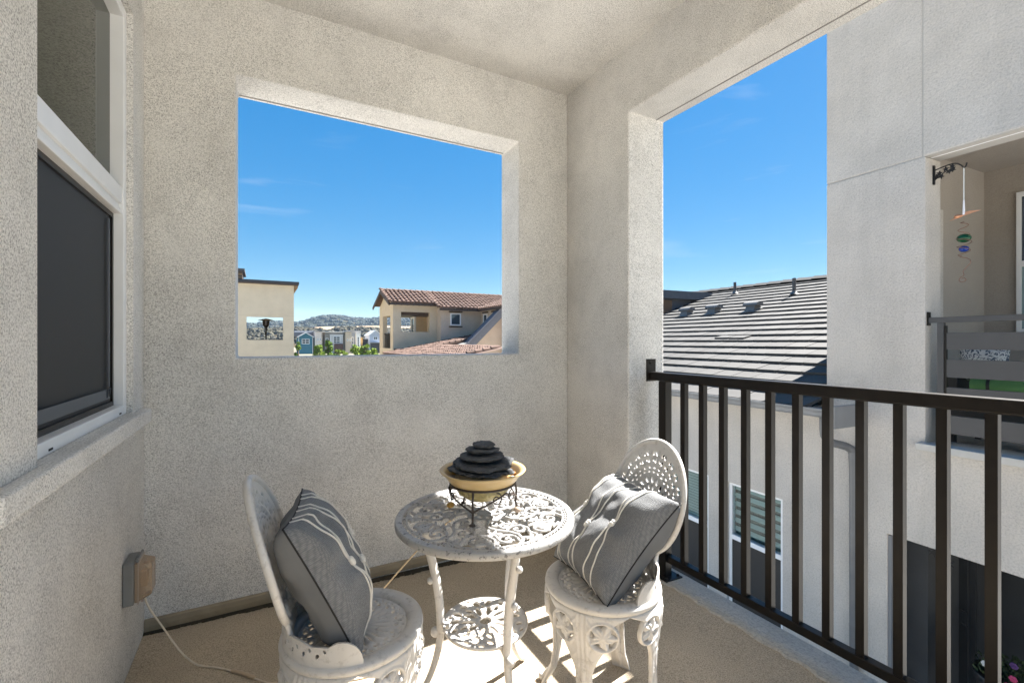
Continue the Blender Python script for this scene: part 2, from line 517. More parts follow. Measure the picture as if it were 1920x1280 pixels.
# backing that shows in the control joints
JOINT = plain('joint_dark', (.42, .40, .375), .9)
MB().box(.006, .29, .01, .93, 3.04, 3.07).box(.006, .29, -2.8, .93, 3.055, 3.068).box(.006, .29, .01, .04, 3.06, ZT-.01).build('control_joint', JOINT, nwall)
MB().box(.006, .29, .33, 11, -.815, -.795).build('control_joint', JOINT, nwall)
m = MB()
m.box(.3, 8, -2.8, .9375, 3.45, ZT).box(2.5, 8, -2.8, .937, GZ, 3.45).box(.3, 2.5, .47, .9375, .46, 3.45)
m.box(.3, 8, 1.0, 10.99, GZ, .42)
m.box(1.3, 8, .94, 1.62, .42, ZT)
m.build('house_body', STU_N, NB)
m = MB().box(-.02, 8.1, -2.9, .95, ZT, ZT+.06).box(1.29, 8.1, .95, 1.63, ZT, ZT+.06)
m.build('parapet_cap', GREYMET, NB)
# upper balcony recess
SHADE_W = stucco('stucco_neighbour_shaded', (.36, .33, .30), speck=.16, grain=75, bump=.5, blotch=.06, dist=.008)  # darker copy of the wall stucco, recess shade put into the colour
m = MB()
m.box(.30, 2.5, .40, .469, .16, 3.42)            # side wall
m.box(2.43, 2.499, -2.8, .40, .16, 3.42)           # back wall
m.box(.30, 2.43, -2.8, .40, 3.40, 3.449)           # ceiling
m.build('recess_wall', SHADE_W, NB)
MB().box(.302, 1.05, .27, .399, .17, 2.72).build('recess_pale_block', STU_N, NB, bevel=.01)  # pale block added to stand for a lighter patch on the side wall
m = MB().box(0.001, .3, -2.8, -.002, 3.075, 3.44)
m.build('balcony_lintel', STU_N, NB)
MB().box(.10, .12, -2.8, -.004, 3.052, 3.0745).build('soffit_strip', WHITE_V, NB)
MB().box(-.001, 2.43, -2.8, .40, .05, .17).build('balcony_deck', STU_N, NB)
CAP = plain('pale_cap', (.46, .445, .415), .8, var=.08, bump=.2)
MB().box(-.075, .30, -2.8, .055, .135, .205).build('balcony_ledge', CAP, NB, bevel=.008)
# window of the neighbour's balcony
PANE_B = plain('window_pane_blue', (.05, .07, .09), .04, spec=1.0)
PANE_G = plain('window_pane_green', (.22, .30, .30), .08, spec=.8)
nw = tag(MB().box(2.39, 2.429, .052, .095, 1.30, 3.05).box(2.39, 2.429, -1.0, .0519, 2.99, 3.05).box(2.39, 2.429, -1.0, .0519, 1.30, 1.365).box(2.39, 2.429, -1.0, .0519, 2.13, 2.20).build('window', WHITE_V, NB))
MB().box(2.405, 2.412, -1.0, .0515, 2.201, 2.989).build('pane', PANE_B, nw)
MB().box(2.405, 2.412, -1.0, .0515, 1.366, 2.129).build('pane', PANE_G, nw)
LAMP = plain('lamp_glass', (.80, .79, .76), .4)
m = MB().lathe([(.001, -.07), (.08, -.062), (.13, -.03), (.145, 0)], 24)
m.build('ceiling_lamp', LAMP, NB, loc=(1.25, -.42, 3.40))
# lower windows
BLIND_L = plain('blind_pale', (.19, .27, .27), .5, var=.05)
GAP_DARK = plain('dark_gap_sheet', (.035, .06, .06), .3)
SCREEN = plain('insect_screen', (.026, .0245, .0235), .6, var=.25, vscale=400, bump=.2, bscale=900)
GLASS = plain('tinted_glass', (.10, .15, .15), .05, spec=.9)
for wi, (a, b_) in enumerate(SW):
    m = MB()
    for q in ((a+.001, a+.045), (b_-.045, b_-.001)): m.box(.035, .11, q[0], q[1], -2.749, -.809)
    for q in ((-.855, -.809), (-1.63, -1.565), (-2.749, -2.70)): m.box(.03, .1099, a+.045, b_-.045, q[0], q[1])
    fr = m.build('window', WHITE_V, NB)
    MB().box(.070, .075, a+.045, b_-.045, -1.565, -.855).build('pane', plain('clear_pane', (.85, .95, .95), .0, trans=1.0, spec=.3, ior=1.2) , fr)
    k = 0
    z = -.855
    nsl = 6 if wi == 0 else 16
    hh = .71/nsl
    while k < nsl:
        z1 = z - hh
        if wi == 0:
            MB().box(.10, .104, a+.046, b_-.046, z1+.05, z).build('blind_slat', BLIND_L, fr)
        else:
            MB().box(.10, .104, a+.046, b_-.046, z1+.008, z).build('blind_slat', BLIND_L, fr)
        z = z1; k += 1
    MB().box(.13, .135, a+.046, b_-.046, -1.565, -.856).build('dark_behind_blind', GAP_DARK, fr)  # dark sheet standing for the unlit room between the slats
    MB().box(.045, .05, a+.046, b_-.046, -2.70, -1.63).build('insect_screen', SCREEN, fr)
# lower patio recess (dark)
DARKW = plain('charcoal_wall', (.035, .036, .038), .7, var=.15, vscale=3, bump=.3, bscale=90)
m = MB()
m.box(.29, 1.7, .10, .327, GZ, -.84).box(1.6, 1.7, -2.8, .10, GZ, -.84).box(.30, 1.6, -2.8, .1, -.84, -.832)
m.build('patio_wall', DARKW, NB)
m = MB().box(1.0, 1.05, -.02, .0995, GZ, -.85).box(.95, .999, .03, .0995, GZ, -.85)
dr = m.build('patio_door', plain('door_dark', (.025, .026, .028), .3), NB)
CHROME = plain('chrome', (.7, .7, .7), .2, metal=1)
for z in (-1.72, -1.86):
    MB().tube([(.95, .06, z), (.90, .06, z), (.89, .01, z-.004)], .009).build('handle', CHROME, dr)
MB().box(.02, .29, .30, .3275, GZ, -.84).build('patio_jamb', plain('grey_jamb', (.20, .205, .215), .6), NB)

# ---- grey tiled roof
W0, Z0, TP = -.3625, .4746, 1/3
PIT = math.atan(TP)
ROWD = .3265                              # plan depth of one course
roof = MB()
wr1 = 6.70
roof.add([(W0, .94, Z0-.05), (W0, 11, Z0-.05), (wr1, 11, Z0-.05+(wr1-W0)*TP), (wr1, .94, Z0-.05+(wr1-W0)*TP),
          (wr1*2-W0, 11, Z0-.05), (wr1*2-W0, .94, Z0-.05)], [(0, 3, 2, 1), (3, 5, 4, 2)])
roof = roof.build('roof', plain('roof_felt', (.04, .038, .036), .9), NB)
def tile_mat(name, c, var):
    m, n, l, b = mat_base(name)
    b.inputs['Roughness'].default_value = .85
    b.inputs['Specular IOR Level'].default_value = .25
    oi = n.new('ShaderNodeObjectInfo')
    tc = n.new('ShaderNodeTexCoord')
    nz = n.new('ShaderNodeTexNoise'); nz.inputs['Scale'].default_value = 7; nz.inputs['Detail'].default_value = 6
    l.new(tc.outputs['Object'], nz.inputs['Vector'])
    gm = n.new('ShaderNodeNewGeometry')
    ad = n.new('ShaderNodeMath'); ad.operation = 'ADD'
    l.new(oi.outputs['Random'], ad.inputs[0]); l.new(gm.outputs['Random Per Island'], ad.inputs[1])
    ad2 = n.new('ShaderNodeMath'); ad2.operation = 'MULTIPLY_ADD'; ad2.inputs[1].default_value = .5
    l.new(ad.outputs[0], ad2.inputs[0]); l.new(nz.outputs[0], ad2.inputs[2])
    rp = n.new('ShaderNodeMapRange'); rp.inputs[1].default_value = .3; rp.inputs[2].default_value = 1.5
    rp.inputs[3].default_value = 1-var; rp.inputs[4].default_value = 1+var
    l.new(ad2.outputs[0], rp.inputs[0])
    sc = n.new('ShaderNodeVectorMath'); sc.operation = 'SCALE'; sc.inputs[0].default_value = c
    l.new(rp.outputs[0], sc.inputs['Scale']); l.new(sc.outputs[0], b.inputs['Base Color'])
    nb = n.new('ShaderNodeTexNoise'); nb.inputs['Scale'].default_value = 60
    l.new(tc.outputs['Object'], nb.inputs['Vector'])
    bp = n.new('ShaderNodeBump'); bp.inputs['Strength'].default_value = .25; bp.inputs['Distance'].default_value = .005
    l.new(nb.outputs[0], bp.inputs['Height']); l.new(bp.outputs[0], b.inputs['Normal'])
    return m
TILE = tile_mat('grey_roof_tile', (.076, .074, .071), .26)
TW = .335
def tile_shape(mb, M=None):
    L_ = .41
    vs = [(0, .004, .026), (0, TW-.004, .026), (L_, TW-.004, -.016), (L_, .004, -.016), (0, .004, -.03), (0, TW-.004, -.03), (L_, TW-.004, -.034), (L_, .004, -.034)]
    vs = [Vector(v) for v in vs]
    if M is not None: vs = [M @ v for v in vs]
    mb.add(vs, [(3, 2, 1, 0)[::-1], (4, 5, 6, 7)[::-1], (0, 1, 5, 4)[::-1], (1, 2, 6, 5)[::-1], (2, 3, 7, 6)[::-1], (3, 0, 4, 7)[::-1]])
tmb = MB(); tile_shape(tmb)
tile_me = tmb.mesh('tile', TILE)
rest = MB()
random.seed(5)
cells = []
nrow = int((wr1-W0)/ROWD)+1
w_first = .553 - ROWD*math.ceil((.553-(W0-.08))/ROWD)
for r_ in range(0, 30):
    w = w_first + ROWD*r_
    if w < W0-.09 or w > wr1-.15: continue
    off = (r_ % 2)*TW/2 + random.uniform(-.03, .03)
    s = .945 - off
    if s < .94:
        fw_ = s+TW-.942
        if fw_ > .05: inst(tile_me, 'tile', roof, (w, .941, Z0+(w-W0)*TP), (0, -PIT, 0), (1, fw_/TW, 1))
    while s < 10.9:
        s0 = s
        if s0 >= .94:
            d2 = math.hypot(5.8+w, 2.0+s0)
            cells.append((d2, w, s0))
        s += TW
cells.sort()
for k, (d2, w, s0) in enumerate(cells):
    z = Z0 + (w-W0)*TP + random.uniform(-.002, .002)
    rot = (random.uniform(-.002, .002), -PIT + random.uniform(-.003, .003), random.uniform(-.003, .003))
    if k < 275:
        inst(tile_me, 'tile', roof, (w, s0, z), rot)
    else:
        M = Matrix.Translation((w, s0, z)) @ Matrix.Rotation(rot[1], 4, 'Y') @ Matrix.Rotation(rot[0], 4, 'X')
        tile_shape(rest, M)
# one course end left of the tower filled with cut tiles
o = rest.build('tile_courses', TILE, roof); o['kind'] = 'stuff'
# a slipped tile
inst(tile_me, 'tile', roof, (1.94, 3.55, Z0+(1.94-W0)*TP+.02), (.0, -PIT+.03, .02))
inst(tile_me, 'tile', roof, (1.95, 3.90, Z0+(1.95-W0)*TP+.022), (.0, -PIT+.03, -.02))
rm = MB()
rm.prism([(-.15, -.035), (-.03, .045), (.03, .045), (.15, -.035), (.13, -.05), (.0, .02), (-.13, -.05)][::-1], 0, .43, 'y')
ridge_me = rm.mesh('ridge_tile', TILE)
zr = Z0+(wr1-W0)*TP
for k in range(24):
    inst(ridge_me, 'ridge_tile', roof, (wr1, .95+.42*k, zr+.045), (R(2.5), 0, 0))
# gutter, fascia, downspout
GUT = plain('gutter_grey', (.20, .203, .207), .38, var=.1, vscale=5)
m = MB()
prof = [(W0+.02, .375), (W0-.075, .375), (W0-.10, .40), (W0-.10, .43), (W0-.125, .455), (W0-.125, .475), (W0-.11, .475), (W0-.11, .46), (W0-.087, .43), (W0-.085, .39), (W0-.06, .39), (W0+.01, .39), (W0+.01, .47), (W0+.02, .47)]
nn_ = len(prof)
vs = [(p[0], .62, p[1]) for p in prof] + [(p[0], 11, p[1]) for p in prof]
m.add(vs, [(i, (i+1) % nn_, nn_+(i+1) % nn_, nn_+i) for i in range(nn_)] + [tuple(range(nn_)), tuple(range(nn_, 2*nn_))[::-1]])
gut = m.build('gutter', GUT, NB)
m = MB().box(W0+.02, 0, .94, 11, .38, .405)
m.build('soffit', STU_N, NB)
m = MB()
m.box(W0-.14, -.002, .565, .612, .28, .52)
m.build('gutter_end_box', GUT, NB, bevel=.006)
m = MB()
dpath = [(W0-.03, .74, .37), (W0-.03, .74, .25), (W0-.02, .74, .17), (W0+.04, .72, .10), (-.12, .66, .045), (-.055, .63, .0), (-.05, .625, -.08), (-.05, .62, -.4), (-.05, .62, GZ+.1)]
dp = []
for i in range(len(dpath)-1):
    a, b_ = Vector(dpath[i]), Vector(dpath[i+1])
    q = 12 if i in (2, 3, 4) else 3
    for k in range(q): dp.append(a.lerp(b_, k/q))
dp.append(Vector(dpath[-1]))
rr = [.042 + (.004*(i % 2) if 7 < i < 46 else 0) for i in range(len(dp))]
m.tube(dp, rr, 12)
m.build('downspout', plain('downspout_grey', (.13, .132, .135), .4, var=.1), NB)
MB().box(-.004, -.0005, .56, .93, .455, .83).build('flashing_plate', STU_N, NB)
# shaded cross gable at the far end of the roof
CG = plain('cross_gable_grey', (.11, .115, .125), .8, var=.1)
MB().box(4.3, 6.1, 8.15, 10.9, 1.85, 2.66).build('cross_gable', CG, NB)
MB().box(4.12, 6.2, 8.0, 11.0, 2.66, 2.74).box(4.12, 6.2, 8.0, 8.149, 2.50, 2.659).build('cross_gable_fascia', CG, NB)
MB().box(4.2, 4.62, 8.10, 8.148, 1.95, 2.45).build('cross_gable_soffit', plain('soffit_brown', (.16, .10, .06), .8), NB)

# roof vents and pipes
VENT = plain('vent_grey', (.15, .147, .143), .55, var=.12)
LEAD = plain('vent_pipe', (.09, .085, .085), .6)
def roofpt(s, w): return Vector((w, s, Z0+(w-W0)*TP))
for i, (s, w, lb) in enumerate(((6.945, 3.948, 'half-round grey roof vent farthest left, beside the cream pier edge'),
                                (6.07, 3.982, 'half-round grey roof vent, middle of the three on the tiles'),
                                (4.927, 3.941, 'half-round grey roof vent farthest right, nearest the tall wall'))):
    base = NB.matrix_basis @ roofpt(s, w)
    v = empty('roof_vent', base, -TN, lb, 'roof vent', 'half-round vents on the grey roof')
    v.scale = (.72, .68, .72)
    a = [(.17*math.cos(t), .17*math.sin(t)) for t in [math.pi*k/12 for k in range(13)]]
    m = MB().prism([(p[0]+.10, p[1]*.72+.20) for p in a], -.27, .27, 'y')
    m.build('hood', VENT, v)
    m = MB()
    m.add([(-.10, -.19, -.02), (-.10, .19, -.02), (.30, .19, .10), (.30, -.19, .10), (-.02, -.16, .21), (-.02, .16, .21), (.22, .16, .21), (.22, -.16, .21)],
          [(0, 1, 5, 4)[::-1], (1, 2, 6, 5)[::-1], (2, 3, 7, 6)[::-1], (3, 0, 4, 7)[::-1]])
    m.build('neck', VENT, v)
    MB().box(-.2, .36, -.25, .25, .025, .035, Matrix.Rotation(-PIT, 4, 'Y')).build('flashing', VENT, v)
for (s, w, h, lb) in ((6.996, 5.977, .42, 'thin dark vent pipe on the tiles nearer the cream pier'), (4.729, 5.208, .48, 'thin dark vent pipe on the tiles nearer the tall wall')):
    base = NB.matrix_basis @ roofpt(s, w)
    v = empty('vent_pipe', base, 0, lb, 'vent pipe', 'vent pipes on the grey roof')
    MB().tube([(0, 0, -.05), (0, 0, h*.85)], .04, 12).build('pipe', LEAD, v)
    MB().lathe([(.10, .02), (.07, .05), (.045, .10)], 14).build('flashing_boot', VENT, v)

# ================================================================== HOUSES SEEN THROUGH THE SQUARE OPENING
WOODB = plain('fascia_brown', (.055, .038, .03), .6, var=.15)
EAVEW = plain('eave_wood', (.20, .13, .07), .7, var=.15)
STU_CO = stucco('stucco_cream_reveal', (.62, .50, .33), speck=.08, grain=30, bump=.2)
# ---- cream house on the left
BH = empty('cream_house', (0, 30, 0), 0, 'cream stucco house with dark flat eave and square balcony hole', 'house')
def frame_house(xa, xb, z0, z1, oa, ob, oz0, oz1, depth, mat, parent, name='wall'):
    m = MB()
    ring_wall(m, xa, xb, z0, z1, oa, ob, oz0, oz1, 0, .3, lambda a, d, z: (a, d, z))
    return m.build(name, mat, parent)
w_ = frame_house(-8, 1.69, GZ, 4.52, -.74, 1.125, 1.30, 2.62, 4, STU_C, BH)
MB().box(-8, 1.69, -.002, .01, 2.70, 2.715).build('control_joint', plain('joint_cream', (.45, .39, .30), .9), w_)
m = MB()
m.box(1.39, 1.689, .3, 4.0, GZ, 4.52)                      # right side wall
m.box(-8, -1.2, .3, 4.0, GZ, 4.52)
m.box(-1.2, 1.39, .3, 4.0, GZ, .35).box(-1.2, 1.39, .3, 4.0, 2.85, 4.52)
m.box(-1.2, 1.39, 3.7, 4.0, .35, 1.26)
m.build('balcony_room', STU_CO, BH)
m = MB().box(-8.2, 1.95, -.35, 4.4, 4.56, 4.70)
m.build('roof', plain('roof_dark', (.035, .037, .042), .7), BH)
MB().box(-8.2, 1.93, -.33, 4.38, 4.50, 4.558).build('eave_board', WOODB, BH)
m = MB()
for k in range(11):
    m.box(1.70, 1.90, -.1+k*.38, -.02+k*.38, 4.36, 4.50)
m.build('rafter_tails', EAVEW, BH)
m = MB().box(-5, -.95, -.05, 2.5, 4.70, 5.2)
m.build('roof_block', WOODB, BH)
MB().box(-5, -.82, -.2, 2.7, 5.16, 5.30).build('roof_block_cap', plain('roof_dark2', (.06, .06, .065), .7), BH)
MB().box(-5, -.93, -.07, -.05, 4.78, 4.86).box(-5, -.93, -.07, -.05, 4.95, 5.03).build('roof_block_batten', EAVEW, BH)

# patio heater standing in its balcony
HM = plain('heater_metal', (.05, .04, .032), .35, metal=.6)
HT = plain('heater_dome', (.42, .36, .27), .35, metal=.6)
ph = empty('patio_heater', (.25, 31.6, .35), 0, 'tall mushroom patio heater standing in the cream balcony hole', 'patio heater')
MB().lathe([(.46, 2.13), (.45, 2.14), (.25, 2.20), (.05, 2.25), (.001, 2.26)], 28).lathe([(.46, 2.13), (.30, 2.155), (.001, 2.16)], 28).build('reflector', HT, ph)
MB().lathe([(.17, 1.98), (.19, 2.0), (.19, 2.14)], 20).lathe([(.09, 1.72), (.17, 1.83), (.18, 1.98)], 20).build('burner', HM, ph)
MB().tube([(0, 0, .5), (0, 0, 1.72)], .045, 12).tube([(0, 0, 1.52), (0, 0, 1.75)], .085, 12).build('pole', HM, ph)
MB().lathe([(.25, 0), (.25, .1), (.2, .15), (.19, .7), (.05, .78)], 20).build('base', HM, ph)
m = empty('patio_table', (.35, 30.75, .35), 0, 'low brown patio table top showing in the cream balcony hole', 'table')
MB().box(-.75, .7, -.2, .22, .94, .99).build('table_top', plain('table_wood', (.28, .19, .12), .6, var=.2), m)
for sx in (-.68, .62):
    for sy in (-.15, .16):
        MB().box(sx, sx+.05, sy, sy+.05, 0, .94).build('leg', WOODB, m)

# ---- red tiled house
CLAY = tile_mat('clay_tile', (.12, .078, .061), .55)
RH = empty('red_tiled_house', (0, 30, 0), 0, 'tan stucco house with red clay barrel-tile roof and open corner balcony', 'house')
XA, XB_, XC = 7.55, 10.55, 13.55
m = MB()
# balcony wing: front ring wall and left side with tall opening
ring_wall(m, XA, XB_, GZ, 3.62, 8.074, 10.042, 1.85, 3.17, 0, .3, lambda a, d, z: (a, d, z))
m.build('wall', STU_C, RH)
m = MB()
ring_wall(m, 0.3, 3.9, GZ, 3.62, .75, 2.9, .75, 2.95, XA, XA+.3, lambda a, d, z: (d, a, z))
m.prism([(0, 3.62), (3.9, 3.62), (2.0, 4.62)], XA+.002, XA+.3, 'x')
m.build('gable_wall', STU_C, RH)
m = MB()
m.box(XA+.3, XB_, .3, 3.9, .5, .75).box(XA+.3, XB_, 3.6, 3.9, .75, 1.75)
m.box(9.75, XB_, 2.2, 3.6, .75, 3.2)
m.build('balcony_inner_wall', STU_CO, RH)
MB().box(XA+.3, XB_, .31, 3.9, 2.98, 3.3).build('balcony_beam', WOODB, RH)
dn = MB().box(9.62, 9.749, 2.2, 2.3, .75, 2.98).box(9.62, 9.749, 3.0, 3.1, .75, 2.98).box(9.62, 9.749, 2.3, 3.0, 2.85, 2.98).build('balcony_door', WHITE_V, RH)
MB().box(9.68, 9.72, 2.3, 3.0, .75, 2.85).build('pane', PANE_B, dn)
m = MB()
for k in range(9): m.box(XA+.12, XA+.15, .85+k*.24, .88+k*.24, .75, 1.75)
m.box(XA+.10, XA+.17, .75, 2.9, 1.73, 1.78)
m.build('balcony_railing', BRONZE, RH)
m = MB()
m.prism([(XB_, -.75), (XC+.4, -.75), (XC+.4, 3.9), (XB_, 3.9)], GZ, 3.50, 'z')
m.prism([(XC, -4.5), (19, -4.5), (19, 3.9), (XC, 3.9)], GZ, 3.48, 'z')
m.build('main_wall', STU_P, RH)
def small_window(x0, x1, z0, z1, y, parent, M):
    t = .075
    f = MB()
    for q in ((x0, x1, z1-t, z1), (x0, x1, z0, z0+t), (x0, x0+t, z0+t, z1-t), (x1-t, x1, z0+t, z1-t)):
        vs = [M(q[0], y, q[2]), M(q[1], y, q[2]), M(q[1], y, q[3]), M(q[0], y, q[3]), M(q[0], y-.06, q[2]), M(q[1], y-.06, q[2]), M(q[1], y-.06, q[3]), M(q[0], y-.06, q[3])]
        f.add(vs, [(3,2,1,0),(4,5,6,7),(0,1,5,4),(1,2,6,5),(2,3,7,6),(3,0,4,7)])
    f = f.build('window', WHITE_V, parent)
    p = MB().add([M(x0+t, y-.02, z0+t), M(x1-t, y-.02, z0+t), M(x1-t, y-.02, z1-t), M(x0+t, y-.02, z1-t)], [(0, 1, 2, 3)]).build('pane', PANE_B, f)
    for zz in ((z1+.06, z1+.14), (z0-.13, z0-.05)):
        vs = [M(x0-.1, y, zz[0]), M(x1+.1, y, zz[0]), M(x1+.1, y, zz[1]), M(x0-.1, y, zz[1]), M(x0-.1, y-.09, zz[0]), M(x1+.1, y-.09, zz[0]), M(x1+.1, y-.09, zz[1]), M(x0-.1, y-.09, zz[1])]
        MB().add(vs, [(3,2,1,0),(4,5,6,7),(0,1,5,4),(1,2,6,5),(2,3,7,6),(3,0,4,7)]).build('window_trim', WOODB, f)
small_window(11.22, 11.98, 2.30, 3.12, -.752, RH, lambda a, d, z: (a, d, z))
for y0 in (-1.75, -3.15):
    small_window(y0, y0+.62, 2.25, 3.10, XC-.002, RH, lambda a, d, z: (d, a, z))
# barrel tiles
bt = MB()
n_ = 6
def barrel(mb, M=None):
    L_, rad = .46, .125
    vs = []
    for j, (yy, rr_, dz) in enumerate(((0, rad, .03), (L_, rad*.86, 0))):
        for k in range(n_+1):
            a = math.pi*k/n_
            vs.append(Vector((rr_*math.cos(a), yy, rr_*.85*math.sin(a)+dz)))
        vs.append(Vector((-rr_*.7, yy, dz-.02))); vs.append(Vector((rr_*.7, yy, dz-.02)))
    q = n_+3
    if M is not None: vs = [M @ v for v in vs]
    fs = [(k, k+1, q+k+1, q+k) for k in range(n_)] + [tuple(range(n_+3))[::-1]]
    mb.add(vs, fs)
barrel(bt)
bar_me = bt.mesh('roof_tile', CLAY)
rcount = [0]
RT = MB()
def tile_field(parent, org, ux, uy, nx, nyy, skip=None, rest=None):
    """barrel tiles: ux across, uy up the slope (vectors per tile)"""
    ux, uy = Vector(ux), Vector(uy)
    X = ux.normalized(); Yv = uy.normalized(); Zv = X.cross(Yv)
    Mr = Matrix((X, Yv, Zv)).transposed().to_4x4()
    for j in range(nyy):
        for i in range(nx):
            if skip and skip(i, j): continue
            p = Vector(org)+ux*i+uy*j+Vector((0, 0, random.uniform(-.012, .012)))
            if rcount[0] < 285:
                o = inst(bar_me, 'roof_tile', parent); o.matrix_local = Matrix.Translation(p) @ Mr
                rcount[0] += 1
            else: barrel(RT, Matrix.Translation(p) @ Mr)
pr = math.atan(.40)
ex, ez = .40*math.cos(pr), .40*math.sin(pr)
roofR = MB()
zrid = 4.72
def slope_pts(x0, x1, ye, ze, yr, zr_): return [(x0, ye, ze), (x1, ye, ze), (x1, yr, zr_), (x0, yr, zr_)]
roofR.add(slope_pts(XA-.35, XB_+.1, -.42, zrid-.40*2.42, 2.0, zrid), [(0, 1, 2, 3)])
roofR.add(slope_pts(XB_-.25, 19, -1.2, zrid-.40*3.2, 2.0, zrid), [(0, 1, 2, 3)])
roofR.add(slope_pts(XA-.35, 19, 4.4, zrid-.40*2.4, 2.0, zrid), [(0, 1, 2, 3)])
zw = zrid-.40*3.2-.02
roofR.add([(XC-.42, -4.9, zw), (XC-.42, -1.2, zw), (XC+2.6, -1.2, zw+3.02*.4), (XC+2.6, -4.9, zw+3.02*.4)], [(0, 3, 2, 1)])
roofR = roofR.build('roof', CLAY, RH)
random.seed(9)
tile_field(roofR, (XA-.22, -.48, zrid-.40*2.48), (.285, 0, 0), (0, ex, ez), 12, 7)
tile_field(roofR, (XB_-.16, -1.26, zrid-.40*3.26), (.285, 0, 0), (0, ex, ez), 29, 9, skip=lambda i, j: False)
# the wing towards us: slope falls towards -x
tile_field(roofR, (XC-.48, -1.25, zw-.02), (0, -.285, 0), (ex, 0, ez), 13, 7)
o = RT.build('tile_courses', CLAY, roofR); o['kind'] = 'stuff'
rd = MB()
barrel(rd)
rid_me = rd.mesh('ridge_tile', CLAY)
for k in range(28):
    o = inst(rid_me, 'ridge_tile', roofR, (XA-.36+.41*k, 2.0, zrid+.05), (0, 0, -math.pi/2), (1.15, 1, .9))
# verge along the left gable and the step
for (x, y0, nny) in ((XA-.34, -.46, 7), (XB_-.27, -1.25, 3)):
    for k in range(nny):
        p = Vector((x, y0+ex*k, zrid-.40*(2.0-(y0+ex*k))+.05))
        inst(rid_me, 'verge_tile', roofR, p, (pr, 0, 0))
m = MB()
m.box(XA-.36, XB_-.26, -.50, -.44, zrid-.40*2.46-.16, zrid-.40*2.46-.02)
m.box(XB_-.26, XC-.4, -1.28, -1.22, zrid-.40*3.22-.16, zrid-.40*3.22-.02)
m.box(XC-.50, XC-.44, -4.9, -1.22, zw-.16, zw-.02)
for (ya, yb_) in ((-.48, 2.0), (4.4, 2.0)):
    za, zb = zrid-.40*2.44-.10, zrid-.08
    m.add([(XA-.40, ya, za-.12), (XA-.40, yb_, zb-.12), (XA-.40, yb_, zb+.08), (XA-.40, ya, za+.08), (XA-.33, ya, za-.12), (XA-.33, yb_, zb-.12), (XA-.33, yb_, zb+.08), (XA-.33, ya, za+.08)],
          [(0, 1, 2, 3), (7, 6, 5, 4), (0, 4, 5, 1), (3, 2, 6, 7)])
m.build('fascia', WOODB, RH)
m = MB()
for k in range(8): m.box(XA+.1+k*.40, XA+.18+k*.40, -.44, 0, 3.60, 3.70)
for k in range(7): m.box(XB_+.2+k*.42, XB_+.28+k*.42, -1.2, -.75, 3.31, 3.40)
m.build('rafter_tails', WOODB, RH)
# lower red roof in front
LR = empty('low_red_roof', (0, 30, 0), 0, 'low sunlit red tile roof below the tan house wall', 'roof')
m = MB()
za, zb = .617, 1.669
sl = (zb-za)/(13.36-7.83)
YE, XE = -3.4, 12.9
m.add([(6.6, YE, za-(1.23*sl)), (XE, YE, za+(XE-7.83)*sl), (XE, -.751, za+(XE-7.83)*sl), (6.6, -.751, za-(1.23*sl))], [(0, 1, 2, 3)])
m.add([(6.6, YE, GZ), (XE, YE, GZ), (XE, YE, za+(XE-7.83)*sl-.02), (6.6, YE, za-(1.23*sl)-.02)], [(0, 1, 2, 3)])
m.add([(6.6, -12, za-(1.23*sl)), (9.7, -12, za+(9.7-7.83)*sl), (9.7, YE, za+(9.7-7.83)*sl), (6.6, YE, za-(1.23*sl))], [(0, 1, 2, 3)])
base = m.build('roof_deck', CLAY, LR)
MB().box(7.6, XB_, -.06, -.004, za-.1, za+.12).build('flashing', WOODB, LR)
RT2 = MB(); _R = RT; RT = RT2
tile_field(LR, (6.7, -.9, za-1.1*sl+.02), (0, -.285, 0), (.40*math.cos(math.atan(sl)), 0, .40*math.sin(math.atan(sl))), 9, 16)
tile_field(LR, (6.7, -.9-.285*9, za-1.1*sl+.02), (0, -.285, 0), (.40*math.cos(math.atan(sl)), 0, .40*math.sin(math.atan(sl))), 29, 7)
o = RT2.build('tile_courses', CLAY, LR); o['kind'] = 'stuff'
RT = _R
# ---- grey gable with rake
GG = empty('grey_gable_house', (0, 26, 0), 0, 'brown stucco gable wall under a dark grey sloping rake', 'house')
x0, zz0, x1, zz1 = 10.73, .75, 17.5, .75+(3.321-.724)/(13.436-10.728)*(17.5-10.73)
sl = (zz1-zz0)/(x1-x0)
BRWN = stucco('stucco_brown', (.40, .31, .24), speck=.1, grain=30, bump=.2)
MB().prism([(11.1, GZ), (x1, GZ), (x1, zz1-.55), (11.1, zz0-.02)], 0, .25, 'y').build('wall', BRWN, GG)
RAKE = plain('rake_grey', (.10, .10, .115), .6, var=.1)
def slab_x(mb, d0, d1, t0, t1):
    mb.prism([(x0, zz0+t0), (x1, zz1+t0), (x1, zz1+t1), (x0, zz0+t1)], d0, d1, 'y')
m = MB(); slab_x(m, -.35, -.25, -.50, -.02); m.build('rake_board', RAKE, GG)
m = MB(); slab_x(m, -.42, .5, -.02, .06); roofg = m.build('roof', RAKE, GG)
gt = MB().prism([(-.1, -.06), (.1, -.06), (.1, .06), (-.1, .06)], 0, .44, 'x')
gt_me = gt.mesh('rake_tile', tile_mat('rake_tile_grey', (.13, .13, .145), .15))
al = math.atan(sl)
for k in range(22):
    inst(gt_me, 'rake_tile', roofg, (x0+k*.40*math.cos(al), -.32, zz0+k*.40*math.sin(al)+.10), (0, -al, 0))
ge = MB()
ge.box(9.85, 10.8, -.4, .1, .58, .66).box(9.95, 10.8, -.3, 3, .66, .72)
ge.build('eave_return', GREYMET, GG)
te_me = MB().box(0, .42, 0, .4, 0, .05).mesh('eave_tile', tile_mat('eave_tile_grey', (.22, .215, .2), .2))
for i in range(3):
    for k in range(4):
        inst(te_me, 'eave_tile', GG, (9.95+i*.38, -.35+k*.42, .73+i*.13), (0, -R(17), 0))

